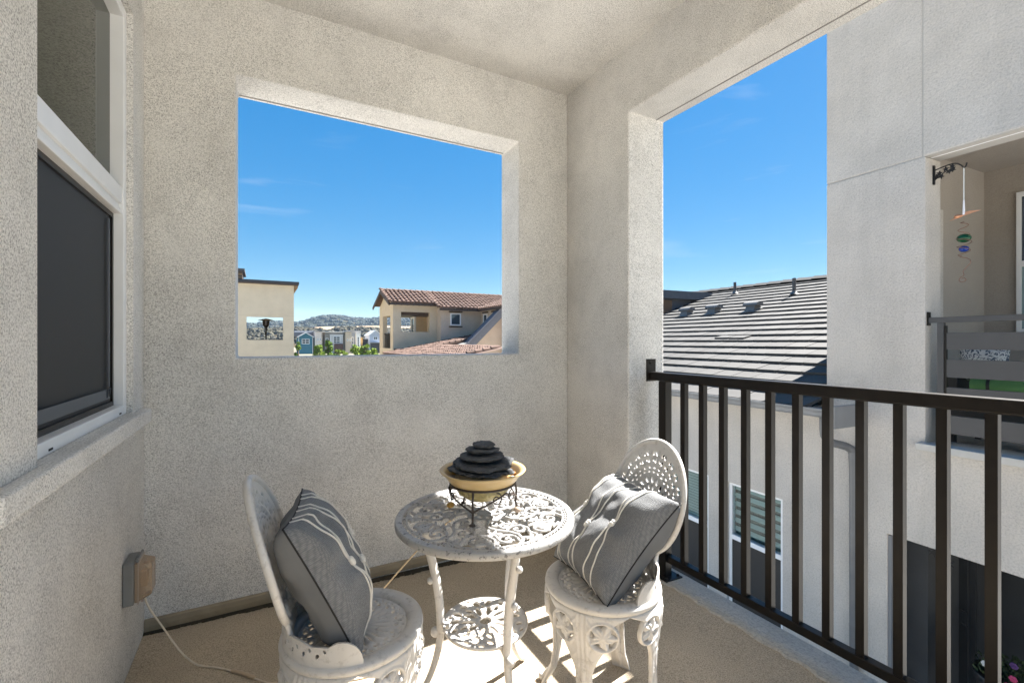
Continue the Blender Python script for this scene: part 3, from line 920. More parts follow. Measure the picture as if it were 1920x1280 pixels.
# ---- far houses
def far_house(name, label, parts):
    h = empty(name, (0, 0, 0), 0, label, 'house')
    for p in parts: p(h)
    return h
def wallbox(c, x0, x1, y0, y1, z0, z1, nm='wall'):
    mt = plain('far_%02d%02d%02d' % tuple(int(q*99) for q in c), c, .9, var=.05, vscale=1)
    return lambda h: MB().box(x0, x1, y0, y1, z0, z1).build(nm, mt, h)
def trim(c, x0, x1, y, z0, z1):
    mt = plain('trim_%02d%02d%02d' % tuple(int(q*99) for q in c), c, .8)
    return lambda h: MB().box(x0, x1, y-.1, y, z0, z1).build('trim', mt, h)
def win(x0, x1, z0, z1, y, nx=2, nz=2):
    def f(h):
        w = MB().box(x0-.1, x1+.1, y-.12, y, z0-.1, z1+.1).build('window', WHITE_V, h)
        for i in range(nx):
            for k in range(nz):
                a, b_ = x0+(x1-x0)*i/nx+.06, x0+(x1-x0)*(i+1)/nx-.06
                c, d = z0+(z1-z0)*k/nz+.06, z0+(z1-z0)*(k+1)/nz-.06
                MB().box(a, b_, y-.14, y-.1201, c, d).build('pane', PANE_B, w)
    return f
def gable(cw, cr, x0, x1, y0, y1, zw_, zp):
    xm = (x0+x1)/2
    def f(h):
        mt = plain('far_%02d%02d%02d' % tuple(int(q*99) for q in cw), cw, .9, var=.05, vscale=1)
        mr = plain('farroof_%02d%02d%02d' % tuple(int(q*99) for q in cr), cr, .9, var=.12, vscale=2)
        MB().prism([(x0, GZ), (x1, GZ), (x1, zw_), (xm, zp), (x0, zw_)], y0, y1, 'y').build('wall', mt, h)
        m = MB(); e = .35; k = (zp-zw_)/(xm-x0)
        for s_ in (-1, 1):
            xe = xm + s_*((x1-x0)/2+e)
            ze = zp - k*((x1-x0)/2+e)
            P = [(xe, ze), (xm, zp), (xm, zp+.3), (xe, ze+.3)]
            if s_ > 0: P = P[::-1]
            m.prism(P, y0-.4, y1+.4, 'y')
        r_ = m.build('roof', mr, h)
        m = MB()
        for s_ in (-1, 1):
            xe = xm + s_*((x1-x0)/2+e); ze = zp - k*((x1-x0)/2+e)
            P = [(xe, ze), (xm, zp), (xm, zp+.32), (xe, ze+.32)]
            if s_ > 0: P = P[::-1]
            m.prism(P, y0-.52, y0-.41, 'y')
        m.build('barge_board', WHITE_V, r_)
    return f
Y1 = 180
far_house('blue_house', 'small teal-blue gabled house with white window, beside the cream house', [
    gable((.05, .17, .24), (.20, .19, .19), 11.6, 16.4, Y1, Y1+10, 2.75, 4.2),
    wallbox((.20, .19, .20), 9.0, 17.0, Y1+6, Y1+14, 3.2, 4.6, 'rear_roof'),
    wallbox((.55, .54, .52), 11.0, 18.5, Y1+9, Y1+15, 4.6, 5.2, 'flat_roof'),
    trim((.6, .6, .6), 11.6, 11.8, Y1-.002, GZ, 2.6), trim((.6, .6, .6), 16.2, 16.4, Y1-.002, GZ, 2.6), trim((.10, .22, .28), 11.8, 16.2, Y1-.002, 2.45, 2.6), trim((.10, .22, .28), 11.8, 16.2, Y1-.002, -.6, -.48),
    win(12.8, 15.1, .4, 2.0, Y1)])
far_house('white_block_house', 'plain pale rendered block right of the blue house', [
    wallbox((.68, .60, .54), 17.1, 19.4, Y1+1, Y1+9, GZ, 4.7),
    wallbox((.30, .29, .28), 16.9, 19.7, Y1+.8, Y1+9.2, 4.7, 4.95, 'roof'),
    win(18.0, 18.3, 1.6, 2.3, Y1+1, 1, 1), win(18.8, 19.1, 1.6, 2.3, Y1+1, 1, 1)])
far_house('grey_flat_house', 'grey flat-roofed house with wide white windows, centre of the far row', [
    wallbox((.25, .235, .205), 20.5, 27.4, Y1+1, Y1+9, GZ, 4.6),
    wallbox((.62, .60, .57), 20.0, 28.0, Y1+.6, Y1+9.4, 4.6, 4.9, 'roof'),
    wallbox((.52, .52, .53), 22.2, 26.6, Y1+.2, Y1+1, GZ, 3.8, 'bay'),
    wallbox((.10, .055, .045), 23.6, 26.6, Y1-.3, Y1+.2, GZ, .4, 'porch_wall'),
    trim((.14, .13, .12), 20.5, 27.4, Y1+.998, 3.9, 4.1), trim((.7, .7, .7), 22.2, 22.4, Y1+.198, GZ, 3.7), trim((.7, .7, .7), 26.4, 26.6, Y1+.198, GZ, 3.7), trim((.7, .7, .7), 22.0, 26.8, Y1+.198, 3.62, 3.8),
    win(23.4, 25.6, .6, 3.0, Y1+.2, 2, 3), win(20.9, 21.6, .8, 2.4, Y1+1, 1, 2)])
far_house('tan_block_house', 'narrow tan rendered tower block in the far row', [
    wallbox((.58, .48, .37), 27.5, 29.6, Y1-.5, Y1+7, GZ, 4.7),
    wallbox((.35, .33, .30), 27.3, 29.8, Y1-.7, Y1+7.2, 4.7, 4.9, 'roof'),
    win(28.1, 28.4, 1.4, 2.0, Y1-.5, 1, 1), win(29.0, 29.3, 1.4, 2.0, Y1-.5, 1, 1)])
far_house('white_tall_house', 'tall white house with grey side and low roof, right of the tan block', [
    wallbox((.22, .25, .29), 29.9, 31.5, Y1+2, Y1+10, GZ, 4.4),
    wallbox((.78, .77, .74), 31.5, 33.2, Y1+1, Y1+10, GZ, 4.3),
    wallbox((.33, .32, .31), 28.2, 33.6, Y1+2, Y1+11, 4.4, 5.4, 'roof'),
    wallbox((.50, .30, .12), 33.2, 34.2, Y1+2, Y1+8, GZ, 2.6, 'annex'),
    win(30.2, 30.7, .2, 2.8, Y1+2, 1, 2), win(32.1, 32.6, -.8, 2.9, Y1+1, 1, 4)])
far_house('pale_blue_house', 'pale blue-grey gabled house beside the tan corner balcony', [
    gable((.42, .47, .57), (.45, .47, .50), 36.3, 40.8, Y1, Y1+9, 3.6, 5.3),
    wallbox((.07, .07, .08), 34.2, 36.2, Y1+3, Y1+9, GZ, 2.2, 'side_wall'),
    wallbox((.40, .41, .44), 36.4, 40.6, Y1-1.5, Y1-.02, .7, .9, 'porch_roof'),
    wallbox((.06, .06, .07), 36.6, 40.4, Y1-.03, Y1-.01, GZ, .65, 'painted_porch_shade'),  # thin dark sheet, shade under the porch roof put into its colour
    win(37.9, 39.2, 1.9, 3.0, Y1, 2, 1)])

# ---- hills
def interp(xs, ys, x):
    return float(np.interp(x, xs, ys))
def uv_x(u, Y):                                # where the sight line of a compass bearing crosses the row Y
    t = (u-960)/860
    return Y*(math.sin(HEAD)+t*math.cos(HEAD))/(math.cos(HEAD)-t*math.sin(HEAD))
def dep(x, y): return x*math.sin(HEAD)+y*math.cos(HEAD)
def ridge(Y, prof):
    xs, zs = [], []
    for (u, v) in prof:
        x = uv_x(u, Y); xs.append(x); zs.append(1.212+(640-v)/860*dep(x, Y))
    return xs, zs
def hill_mesh(name, Y, prof, x0, x1, y0, y1, mat, rough, seed, nx=220, ny_=26, base=GZ):
    xs, zs = ridge(Y, prof)
    vs, fs = [], []
    H = {}
    for j in range(ny_+1):
        y = y0+(y1-y0)*j/ny_
        t = (y-Y)/((Y-y0) if y < Y else (y1-Y))
        k = max(0, math.cos(t*math.pi/2))**1.2
        for i in range(nx+1):
            x = x0+(x1-x0)*i/nx
            xx = x*Y/max(y, 1)
            h = interp(xs, zs, xx)
            nz_ = noise.fractal(Vector((x*.9/rough, y*.9/rough, seed)), 1.0, 2.0, 5)
            z = base+(h-base)*k*(1+.10*nz_*(1 if abs(t) > .12 else .35))
            vs.append((x, y, z))
    for j in range(ny_):
        for i in range(nx):
            a = j*(nx+1)+i
            fs.append((a, a+1, a+nx+2, a+nx+1))
    return MB().add(vs, fs, True), vs
def hill_mat(name, c1, c2, c3, sc, lo, hi):
    m, n, l, b = mat_base(name)
    b.inputs['Roughness'].default_value = 1
    b.inputs['Specular IOR Level'].default_value = 0
    tc = n.new('ShaderNodeTexCoord')
    a = n.new('ShaderNodeTexNoise'); a.inputs['Scale'].default_value = sc; a.inputs['Detail'].default_value = 9; a.inputs['Roughness'].default_value = .72
    l.new(tc.outputs['Object'], a.inputs['Vector'])
    rp = n.new('ShaderNodeValToRGB')
    rp.color_ramp.elements[0].position = lo; rp.color_ramp.elements[0].color = col4(c1)
    rp.color_ramp.elements[1].position = hi; rp.color_ramp.elements[1].color = col4(c3)
    e = rp.color_ramp.elements.new((lo+hi)/2); e.color = col4(c2)
    l.new(a.outputs[0], rp.inputs[0]); l.new(rp.outputs[0], b.inputs['Base Color'])
    return m
far_prof = [(-800, 606), (100, 600), (380, 604), (465, 611), (519, 606), (552, 607), (564, 607.3), (578, 602), (611, 594), (638, 594.7), (662, 598.4), (685, 600.6), (710, 599), (753, 599), (781, 600), (860, 603), (1000, 598), (1300, 604), (1700, 600)]
mb, hv = hill_mesh('far', 1800, far_prof, -1500, 4200, 900, 3000, None, 260, 3.3)
hf = mb.build('hills', hill_mat('far_hill', (.018, .022, .014), (.035, .034, .02), (.20, .145, .09), .009, .44, .68))
tag(hf, 'distant oak-covered hills on the horizon', 'hills', kind='structure')
fld_prof = [(-800, 618), (465, 620), (560, 617), (595, 613), (647, 612.5), (720, 612.5), (790, 613), (1700, 616)]
mb, hv2 = hill_mesh('field', 900, fld_prof, -900, 2600, 640, 1200, None, 300, 9.1, 120, 16)
hg = mb.build('golden_slope', plain('golden_grass', (.27, .19, .115), 1, var=.15, vscale=.03))
tag(hg, 'pale golden grass slope below the hills', 'hillside', kind='structure')
near_prof = [(-800, 622), (440, 622), (480, 620), (530, 619), (552, 618), (578, 620), (620, 622), (650, 616), (690, 617), (720, 619), (800, 620), (1000, 622), (1700, 622)]
mb, hv3 = hill_mesh('near', 560, near_prof, -500, 1500, 380, 760, None, 120, 5.7, 160, 22)
hn = mb.build('wooded_ridge', hill_mat('near_ridge', (.025, .024, .015), (.055, .044, .028), (.14, .10, .065), .05, .38, .66))
tag(hn, 'brown wooded ridge behind the far houses', 'hillside', kind='structure')
# oaks: one mass on each slope
def blob(mb, c, r, rng):
    t = (1+5**.5)/2
    vs = [(-1,t,0),(1,t,0),(-1,-t,0),(1,-t,0),(0,-1,t),(0,1,t),(0,-1,-t),(0,1,-t),(t,0,-1),(t,0,1),(-t,0,-1),(-t,0,1)]
    fs = [(0,11,5),(0,5,1),(0,1,7),(0,7,10),(0,10,11),(1,5,9),(5,11,4),(11,10,2),(10,7,6),(7,1,8),(3,9,4),(3,4,2),(3,2,6),(3,6,8),(3,8,9),(4,9,5),(2,4,11),(6,2,10),(8,6,7),(9,8,1)]
    a = rng.uniform(0, 6.28)
    ca, sa = math.cos(a), math.sin(a)
    out = []
    for v in vs:
        q = r/1.9*rng.uniform(.7, 1.25)
        out.append((c[0]+(v[0]*ca-v[1]*sa)*q, c[1]+(v[0]*sa+v[1]*ca)*q, c[2]+v[2]*q*.8))
    mb.add(out, fs)
def leaf_mat(name, c, var=.5, trans=.15):
    if name in MATS: return MATS[name]
    m, n, l, b = mat_base(name)
    b.inputs['Roughness'].default_value = .75
    b.inputs['Specular IOR Level'].default_value = .25
    gm = n.new('ShaderNodeNewGeometry')
    rp = n.new('ShaderNodeMapRange'); rp.inputs[3].default_value = 1-var; rp.inputs[4].default_value = 1+var
    l.new(gm.outputs['Random Per Island'], rp.inputs[0])
    sc = n.new('ShaderNodeVectorMath'); sc.operation = 'SCALE'; sc.inputs[0].default_value = c
    l.new(rp.outputs[0], sc.inputs['Scale']); l.new(sc.outputs[0], b.inputs['Base Color'])
    MATS[name] = m
    return m
rng = random.Random(21)
def forest(name, verts, x_lo, x_hi, y_lo, y_hi, n, r0, r1, mat, label):
    mb = MB()
    c = [v for v in verts if y_lo < v[1] < y_hi and x_lo < v[0] < x_hi]
    for k in range(n):
        v = rng.choice(c)
        r = rng.uniform(r0, r1)
        p = (v[0]+rng.uniform(-9, 9), v[1]+rng.uniform(-9, 9), v[2]+r*.35)
        blob(mb, p, r, rng)
        for q in range(2):
            blob(mb, (p[0]+rng.uniform(-r, r)*.8, p[1]+rng.uniform(-r, r)*.8, p[2]+rng.uniform(-.1, .5)*r), r*rng.uniform(.45, .7), rng)
    o = mb.build(name, mat)
    return tag(o, label, 'trees', kind='stuff')
forest('oak_woodland', hv3, -60, 330, 385, 575, 2600, 1.4, 3.2, leaf_mat('oak_leaf', (.040, .036, .021), .6), 'dense brown-green oak wood on the near ridge')
forest('oak_scrub', hv, -250, 1300, 1100, 1830, 6500, 2.5, 7, leaf_mat('far_oak', (.020, .024, .016), .4), 'dark oak scrub dotted over the distant hills')

# ---- green trees below the far houses
BARK = plain('bark', (.12, .085, .055), .95, var=.2)
def leafy(mb, n, fn, size, rng):
    for k in range(n):
        p = Vector(fn(rng))
        a = Vector((rng.gauss(0, 1), rng.gauss(0, 1), rng.gauss(0, 1))).normalized()
        b_ = a.orthogonal().normalized()
        c = a.cross(b_)
        s_ = size*rng.uniform(.6, 1.3)
        mb.add([p-b_*s_, p+c*s_*.5, p+b_*s_, p-c*s_*.5], [(0, 1, 2, 3)])
def small_tree(name, u, Y, vtop, width_px, cone, label, c, seed):
    rng = random.Random(seed)
    x = uv_x(u, Y); d = dep(x, Y)
    ztop = 1.212+(640-vtop)/860*d
    w = width_px/860*d/2
    zb = GZ
    h = ztop-zb
    t = empty(name, (x, Y, zb), 0, label, 'tree', 'bright green trees before the far houses')
    m = MB()
    m.tube([(0, 0, 0), (.05, 0, h*.45), (0, .05, h*.9)], [.16, .11, .03], 7)
    for k in range(6):
        a = k*1.05; z = h*(.3+.09*k); r = w*.6
        m.tube([(0, 0, z), (math.cos(a)*r, math.sin(a)*r, z+h*.12)], [.05, .015], 5)
    m.build('trunk', BARK, t)
    cl = []
    for k in range(16):
        f = rng.uniform(.2, .97)
        rr_ = w*((1-f)*1.25+.12 if cone else math.sqrt(max(.05, 1-((f-.6)/.42)**2)))*.85
        a = rng.uniform(0, 6.28)
        cl.append((math.cos(a)*rr_*rng.uniform(.3, 1), math.sin(a)*rr_*rng.uniform(.3, 1), h*f, w*(.28 if cone else .42)))
    def pick(r_):
        q = r_.choice(cl)
        v = Vector((r_.gauss(0, 1), r_.gauss(0, 1), r_.gauss(0, 1))).normalized()*q[3]*r_.uniform(.5, 1.05)
        return (q[0]+v.x, q[1]+v.y, q[2]+v.z*.9)
    m = MB(); leafy(m, 1500, pick, .22*w/1.5, rng)
    m.build('crown', leaf_mat('leaf_'+name, c, .5), t)
G1, G2 = (.17, .24, .03), (.11, .18, .025)
small_tree('shrub_tree', 559, 78, 641, 22, True, 'yellow-green tree touching the cream house edge', G2, 1)
small_tree('leafy_tree', 598, 95, 648, 22, False, 'low yellow-green bush below the white block', G1, 2)
small_tree('conifer_tree', 616, 88, 638, 28, True, 'pointed conical green tree before the grey flat house', G2, 3)
small_tree('leafy_tree', 634, 105, 655, 14, False, 'small green bush below the wide white windows', G2, 4)
small_tree('leafy_tree', 645, 100, 657, 14, False, 'low bush at the foot of the tan block', G1, 5)
small_tree('leafy_tree', 668, 90, 648, 26, False, 'round bright green tree below the white tall house', G1, 6)
small_tree('leafy_tree', 684, 85, 647, 24, False, 'dense green tree left of the pale blue house', G2, 7)
small_tree('leafy_tree', 704, 92, 655, 28, False, 'low bright bush in front of the pale blue house', G1, 8)
small_tree('leafy_tree', 728, 33, 652, 12, False, 'small shrub at the foot of the tan corner balcony', G2, 9)

# ================================================================== OBJECTS ON THE BALCONY
# ---- window in the left wall
XG = -.432
wn_ = empty('sash_window', (XG, 1.681, .957), 0, 'white vinyl sash window with dark insect screen in the left wall', 'window')
def wl_box(mb, x0, x1, y0, y1, z0, z1): return mb.box(x0-XG, x1-XG, y0-1.681, y1-1.681, z0-.957, z1-.957)
ya, yb = 1.284, 2.078
fr = MB()
for q in ((ya, ya+.035, .959, 2.373), (yb-.035, yb, .959, 2.373)): wl_box(fr, -.50, -.418, q[0], q[1], q[2], q[3])
for q in ((.959, .992), (2.335, 2.373)): wl_box(fr, -.50, -.4185, ya+.035, yb-.035, q[0], q[1])
fr.build('frame', WHITE_V, wn_, bevel=.003)
m = MB(); wl_box(m, -.49, -.423, ya+.035, yb-.035, 1.688, 1.745); wl_box(m, -.49, -.432, ya+.035, yb-.035, 1.668, 1.688); wl_box(m, -.49, -.424, ya+.035, yb-.035, 1.652, 1.668)
m.build('meeting_rail', WHITE_V, wn_, bevel=.002)
OLIVE = plain('olive_glass', (.022, .029, .015), .03, spec=.22, var=.05)
m = MB(); wl_box(m, -.462, -.456, ya+.035, yb-.035, 1.745, 2.335); m.build('upper_pane', OLIVE, wn_)
m = MB(); wl_box(m, -.470, -.463, ya+.03, yb-.03, .992, 1.652); m.build('lower_pane', plain('dark_pane', (.03, .032, .035), .05, spec=.8), wn_)
BLUEG = plain('screen_frame_grey', (.085, .095, .11), .5, var=.06)
m = MB()
wl_box(m, -.452, -.446, ya+.036, yb-.036, .993, 1.008)
wl_box(m, -.452, -.446, ya+.036, yb-.036, 1.636, 1.651)
wl_box(m, -.452, -.446, ya+.036, ya+.051, 1.009, 1.635)
wl_box(m, -.452, -.446, yb-.051, yb-.036, 1.009, 1.635)
scf = m.build('screen_frame', BRONZE, wn_)
# grey sash seen through the screen
m = MB(); wl_box(m, -.4455, -.4435, ya+.05, yb-.09, 1.022, 1.055); wl_box(m, -.4455, -.4435, yb-.105, yb-.09, 1.062, 1.62)
m.build('sash_behind_screen', BLUEG, wn_)
m = MB(); wl_box(m, -.4528, -.4524, ya+.05, yb-.05, 1.008, 1.636); m.build('insect_screen', SCREEN, scf)
for y in (ya+.075, yb-.125):
    m = MB().tube([(-.443-XG, y-1.681, .07), (-.440-XG, y-1.681, .098), (-.440-XG, y+.022-1.681, .1), (-.443-XG, y+.022-1.681, .072)], .0025, 6)
    m.build('tilt_latch', plain('latch_dark', (.05, .055, .065), .5), wn_)
for y in (1.40, 1.985):
    m = MB(); wl_box(m, -.4186, -.4172, y, y+.022, .966, .971); m.build('weep_slot', BLACK, wn_)

# ---- outdoor socket
BOXG = plain('socket_grey', (.20, .205, .205), .5, var=.1)
so = empty('outdoor_socket', (XL, 2.212, .24), 0, 'grey outdoor socket with clear bubble cover on the left wall', 'socket')
so.scale = (.66, .88, 1)
MB().box(.001, .052, -.075, .055, 0, .158).build('box', BOXG, so, bevel=.006)
MB().box(.053, .066, -.068, .048, .006, .150).build('back_plate', plain('socket_plate', (.34, .26, .19), .6), so, bevel=.003)
CLEAR = plain('smoky_cover', (.82, .66, .50), .12, trans=.75, spec=.5, ior=1.3)
def hull(mb, x0, x1, ya_, yb_, z0, z1, t):
    vs = [(x0, ya_, z0), (x0, yb_, z0), (x0, yb_, z1), (x0, ya_, z1), (x1, ya_+t, z0+t*1.3), (x1, yb_-t, z0+t*1.3), (x1, yb_-t, z1-t), (x1, ya_+t, z1-t)]
    mb.add(vs, [(0, 1, 2, 3)[::-1], (4, 5, 6, 7), (0, 4, 7, 3), (1, 2, 6, 5), (3, 7, 6, 2), (0, 1, 5, 4)])
m = MB(); hull(m, .067, .128, -.066, .046, .006, .148, .012)
cv = m.build('bubble_cover', CLEAR, so, bevel=.008, seg=3)
MB().box(.0665, .072, -.072, .052, .0, .154).build('cover_rim', plain('cover_rim', (.40, .33, .27), .4), so, bevel=.003)
MB().tube([(.064, -.06, .160), (.064, .04, .160)], .008, 10).build('hinge', BOXG, so)
MB().box(.06, .1, -.03, .012, .05, .11).build('plug', plain('plug_tan', (.40, .31, .22), .5), so, bevel=.005)
MB().box(.07, .082, -.02, .005, -.012, .004).build('cover_tab', plain('tab_pink', (.42, .33, .30), .5), so, bevel=.002)

def smooth_path(pts, n=10):
    pts = [Vector(p) for p in pts]
    out = []
    for i in range(len(pts)-1):
        p0, p1, p2, p3 = pts[max(i-1, 0)], pts[i], pts[i+1], pts[min(i+2, len(pts)-1)]
        for k in range(n):
            t = k/n
            out.append(.5*((2*p1)+(p2-p0)*t+(2*p0-5*p1+4*p2-p3)*t*t+(3*p1-p0-3*p2+p3)*t**3))
    out.append(pts[-1])
    return out
WIRE = plain('cord_white', (.66, .58, .47), .5, var=.08, vscale=30)
fz = lambda x: floor_z(x)+.004
m = MB()
m.tube(smooth_path([(-.392, 2.20, .25), (-.375, 2.195, .20), (-.335, 2.18, .13), (-.27, 2.13, .04), (-.22, 2.15, fz(-.22)+.01), (-.14, 2.10, fz(-.14)), (-.06, 2.02, fz(-.06)+.002), (0.02, 1.93, fz(.02)), (.10, 1.885, fz(.1)), (.20, 1.84, fz(.2)), (.30, 1.80, fz(.3)), (.40, 1.79, fz(.4)), (.48, 1.82, fz(.48)), (.52, 1.90, fz(.5)), (.50, 2.02, fz(.5))]), .0032, 7)
wc = m.build('power_cord', WIRE)
tag(wc, 'thin white power cord trailing from the outdoor socket across the floor', 'cord')
p = smooth_path([(-.10, 2.06, fz(-.1)+.003), (-.06, 2.02, fz(-.06)+.003), (-.02, 1.975, fz(-.02)+.003)], 4)
MB().tube(p, [.004]+[.0065]*(len(p)-2)+[.004], 8).build('cord_joint', plain('cord_joint', (.50, .38, .26), .5), wc)

# ---- dark metal railing along the open side
XRAIL = 1.965
rl = empty('balcony_railing', (XRAIL, 0, floor_z(1.93)), 0, 'dark bronze metal railing with square balusters along the open side', 'railing')
rz = -floor_z(1.93)
YE_R = -1.5
MB().box(-.024, .024, YE_R, YJ-.006, 1.0+rz-.008, 1.04+rz).build('top_rail', BRONZE, rl, bevel=.007, seg=3)
MB().box(-.02, .02, YE_R, 1.80, .005+rz, .043+rz).build('bottom_rail', BRONZE, rl, bevel=.003)
MB().box(-.042, .030, YJ-.0055, YJ-.0005, .985+rz, 1.112+rz).build('wall_bracket', BRONZE, rl, bevel=.002)
MB().tube([(-.012, YJ-.0055, 1.09+rz), (-.012, YJ-.011, 1.09+rz)], .007, 6).build('bracket_bolt', BRONZE, rl)
MB().box(-.025, .025, 1.80, 1.85, .0, .992+rz).build('post', BRONZE, rl, bevel=.003)
MB().box(-.062, .062, 1.757, 1.893, .001, .012).build('base_plate', BRONZE, rl, bevel=.003)
for (dx, dy) in ((-.045, 1.775), (.045, 1.775), (-.045, 1.875)):
    MB().lathe([(.009, .012), (.009, .018), (.004, .022)], 8, (dx, dy, 0)).build('base_bolt', BRONZE, rl)
bal_me = MB().box(-.0145, .0145, -.0145, .0145, .043+rz, .992+rz).mesh('baluster', BRONZE)
y = 1.693
while y > YE_R+.05:
    inst(bal_me, 'baluster', rl, (0, y, 0))
    y -= .1167

# ------------------------------------------------------------------ pierced cast metal
class Field:
    """signed field on a grid; positive inside the metal"""
    def __init__(s, x0, x1, y0, y1, res, fill=-1.0):
        s.x0, s.y0, s.res = x0, y0, res
        s.nx, s.ny = int((x1-x0)/res)+2, int((y1-y0)/res)+2
        s.X = x0+res*np.arange(s.nx)[:, None]+np.zeros((1, s.ny))
        s.Y = y0+res*np.arange(s.ny)[None, :]+np.zeros((s.nx, 1))
        s.D = np.full((s.nx, s.ny), fill)
        s.E = np.zeros((s.nx, s.ny))
    def _win(s, x, y, r):
        i0 = max(int((x-r-s.x0)/s.res), 0); i1 = min(int((x+r-s.x0)/s.res)+2, s.nx)
        j0 = max(int((y-r-s.y0)/s.res), 0); j1 = min(int((y+r-s.y0)/s.res)+2, s.ny)
        return slice(i0, i1), slice(j0, j1)
    def disc(s, x, y, r, sub=False):
        w = s._win(x, y, r+3*s.res+ (r if sub else 0))
        d = r-np.hypot(s.X[w]-x, s.Y[w]-y)
        s.D[w] = np.minimum(s.D[w], -d) if sub else np.maximum(s.D[w], d)
    def ell(s, x, y, a, b, ang=0, sub=True):
        w = s._win(x, y, max(a, b)*1.5+3*s.res)
        ca, sa = math.cos(ang), math.sin(ang)
        dx, dy = s.X[w]-x, s.Y[w]-y
        u, v = dx*ca+dy*sa, -dx*sa+dy*ca
        d = (1-np.sqrt((u/a)**2+(v/b)**2))*min(a, b)
        s.D[w] = np.minimum(s.D[w], -d) if sub else np.maximum(s.D[w], d)
    def stroke(s, pts, r, sub=False):
        for i in range(len(pts)-1):
            (xa, ya_), (xb, yb_) = pts[i], pts[i+1]
            L_ = math.hypot(xb-xa, yb_-ya_); n = max(1, int(L_/(s.res*.8)))
            ra = r[i] if isinstance(r, list) else r
            rb = r[i+1] if isinstance(r, list) else r
            for k in range(n+1):
                t = k/n
                s.disc(xa+(xb-xa)*t, ya_+(yb_-ya_)*t, ra+(rb-ra)*t, sub)
    def leaf(s, x, y, rad, ang, lobes=5):
        """lobed vine leaf"""
        w = s._win(x, y, rad*1.2)
        dx, dy = s.X[w]-x, s.Y[w]-y
        th = np.arctan2(dy, dx)-ang; rr = np.hypot(dx, dy)
        lim = rad*(.62+.30*np.cos(lobes*th)+.07*np.cos(3*lobes*th))
        s.D[w] = np.maximum(s.D[w], (lim-rr)*.8)
        s.E[w] += np.where(rr < lim, .0010*np.cos(lobes*2*th), 0)
        for q in (-1, 1):
            s.ell(x+rad*.30*math.cos(ang+q*1.9), y+rad*.30*math.sin(ang+q*1.9), rad*.24, rad*.075, ang+q*1.9, True)

def spiral(cx, cy, r0, turns, a0, sgn=1, n=26, tail=0):
    out = []
    for k in range(n):
        t = k/(n-1)
        rr_ = r0*(1-.86*t)
        a = a0+sgn*turns*2*math.pi*t
        out.append((cx+rr_*math.cos(a), cy+rr_*math.sin(a)))
    return out

def sheet_mb(F, lo, hi, rw, wrap, extra=True, mb=None):
    """marching squares on the field; wrap(x, y, h) places a point of the sheet, h its height off the back"""
    D, E = F.D, F.E
    mb = mb or MB()
    vt, vb, faces = [], [], []
    idx = {}
    def height(d, e):
        t = min(max(d/rw, 0), 1)
        return lo+(hi-lo)*math.sqrt(max(0, 1-(1-t)**2))+e
    def corner(i, j):
        k = (i, j)
        if k not in idx:
            x, y = F.x0+i*F.res, F.y0+j*F.res
            idx[k] = len(vt)
            vt.append(wrap(x, y, height(D[i, j], E[i, j]))); vb.append(wrap(x, y, 0))
        return idx[k]
    def cross(i, j, i2, j2):
        if (i2, j2) < (i, j): i, j, i2, j2 = i2, j2, i, j
        k = (i, j, i2, j2)
        if k not in idx:
            a, b_ = D[i, j], D[i2, j2]
            t = a/(a-b_)
            t = min(max(t, .02), .98)
            x = F.x0+(i+(i2-i)*t)*F.res; y = F.y0+(j+(j2-j)*t)*F.res
            idx[k] = len(vt)
            vt.append(wrap(x, y, lo)); vb.append(wrap(x, y, 0))
        return idx[k]
    pos = D > 0
    anyp = pos[:-1, :-1] | pos[1:, :-1] | pos[:-1, 1:] | pos[1:, 1:]
    side = []
    for i, j in np.argwhere(anyp):
        c = [(i, j), (i+1, j), (i+1, j+1), (i, j+1)]
        pol, cr = [], []
        for q in range(4):
            a, b_ = c[q], c[(q+1) % 4]
            if pos[a]: pol.append(corner(*a))
            if pos[a] != pos[b_]:
                k = cross(*a, *b_); pol.append(k); cr.append((k, bool(pos[a])))
        if len(pol) > 2: faces.append(tuple(pol))
        if len(cr) == 2:
            p_, q_ = (cr[0][0], cr[1][0]) if cr[0][1] else (cr[1][0], cr[0][0])
            side.append((p_, q_))
    n = len(vt)
    mb.add(vt, faces, True)
    mb.add(vb, [f[::-1] for f in faces], True)
    for p_, q_ in side:
        mb.add([vt[p_], vt[q_], vb[q_], vb[p_]], [(3, 2, 1, 0)], False)
    return mb

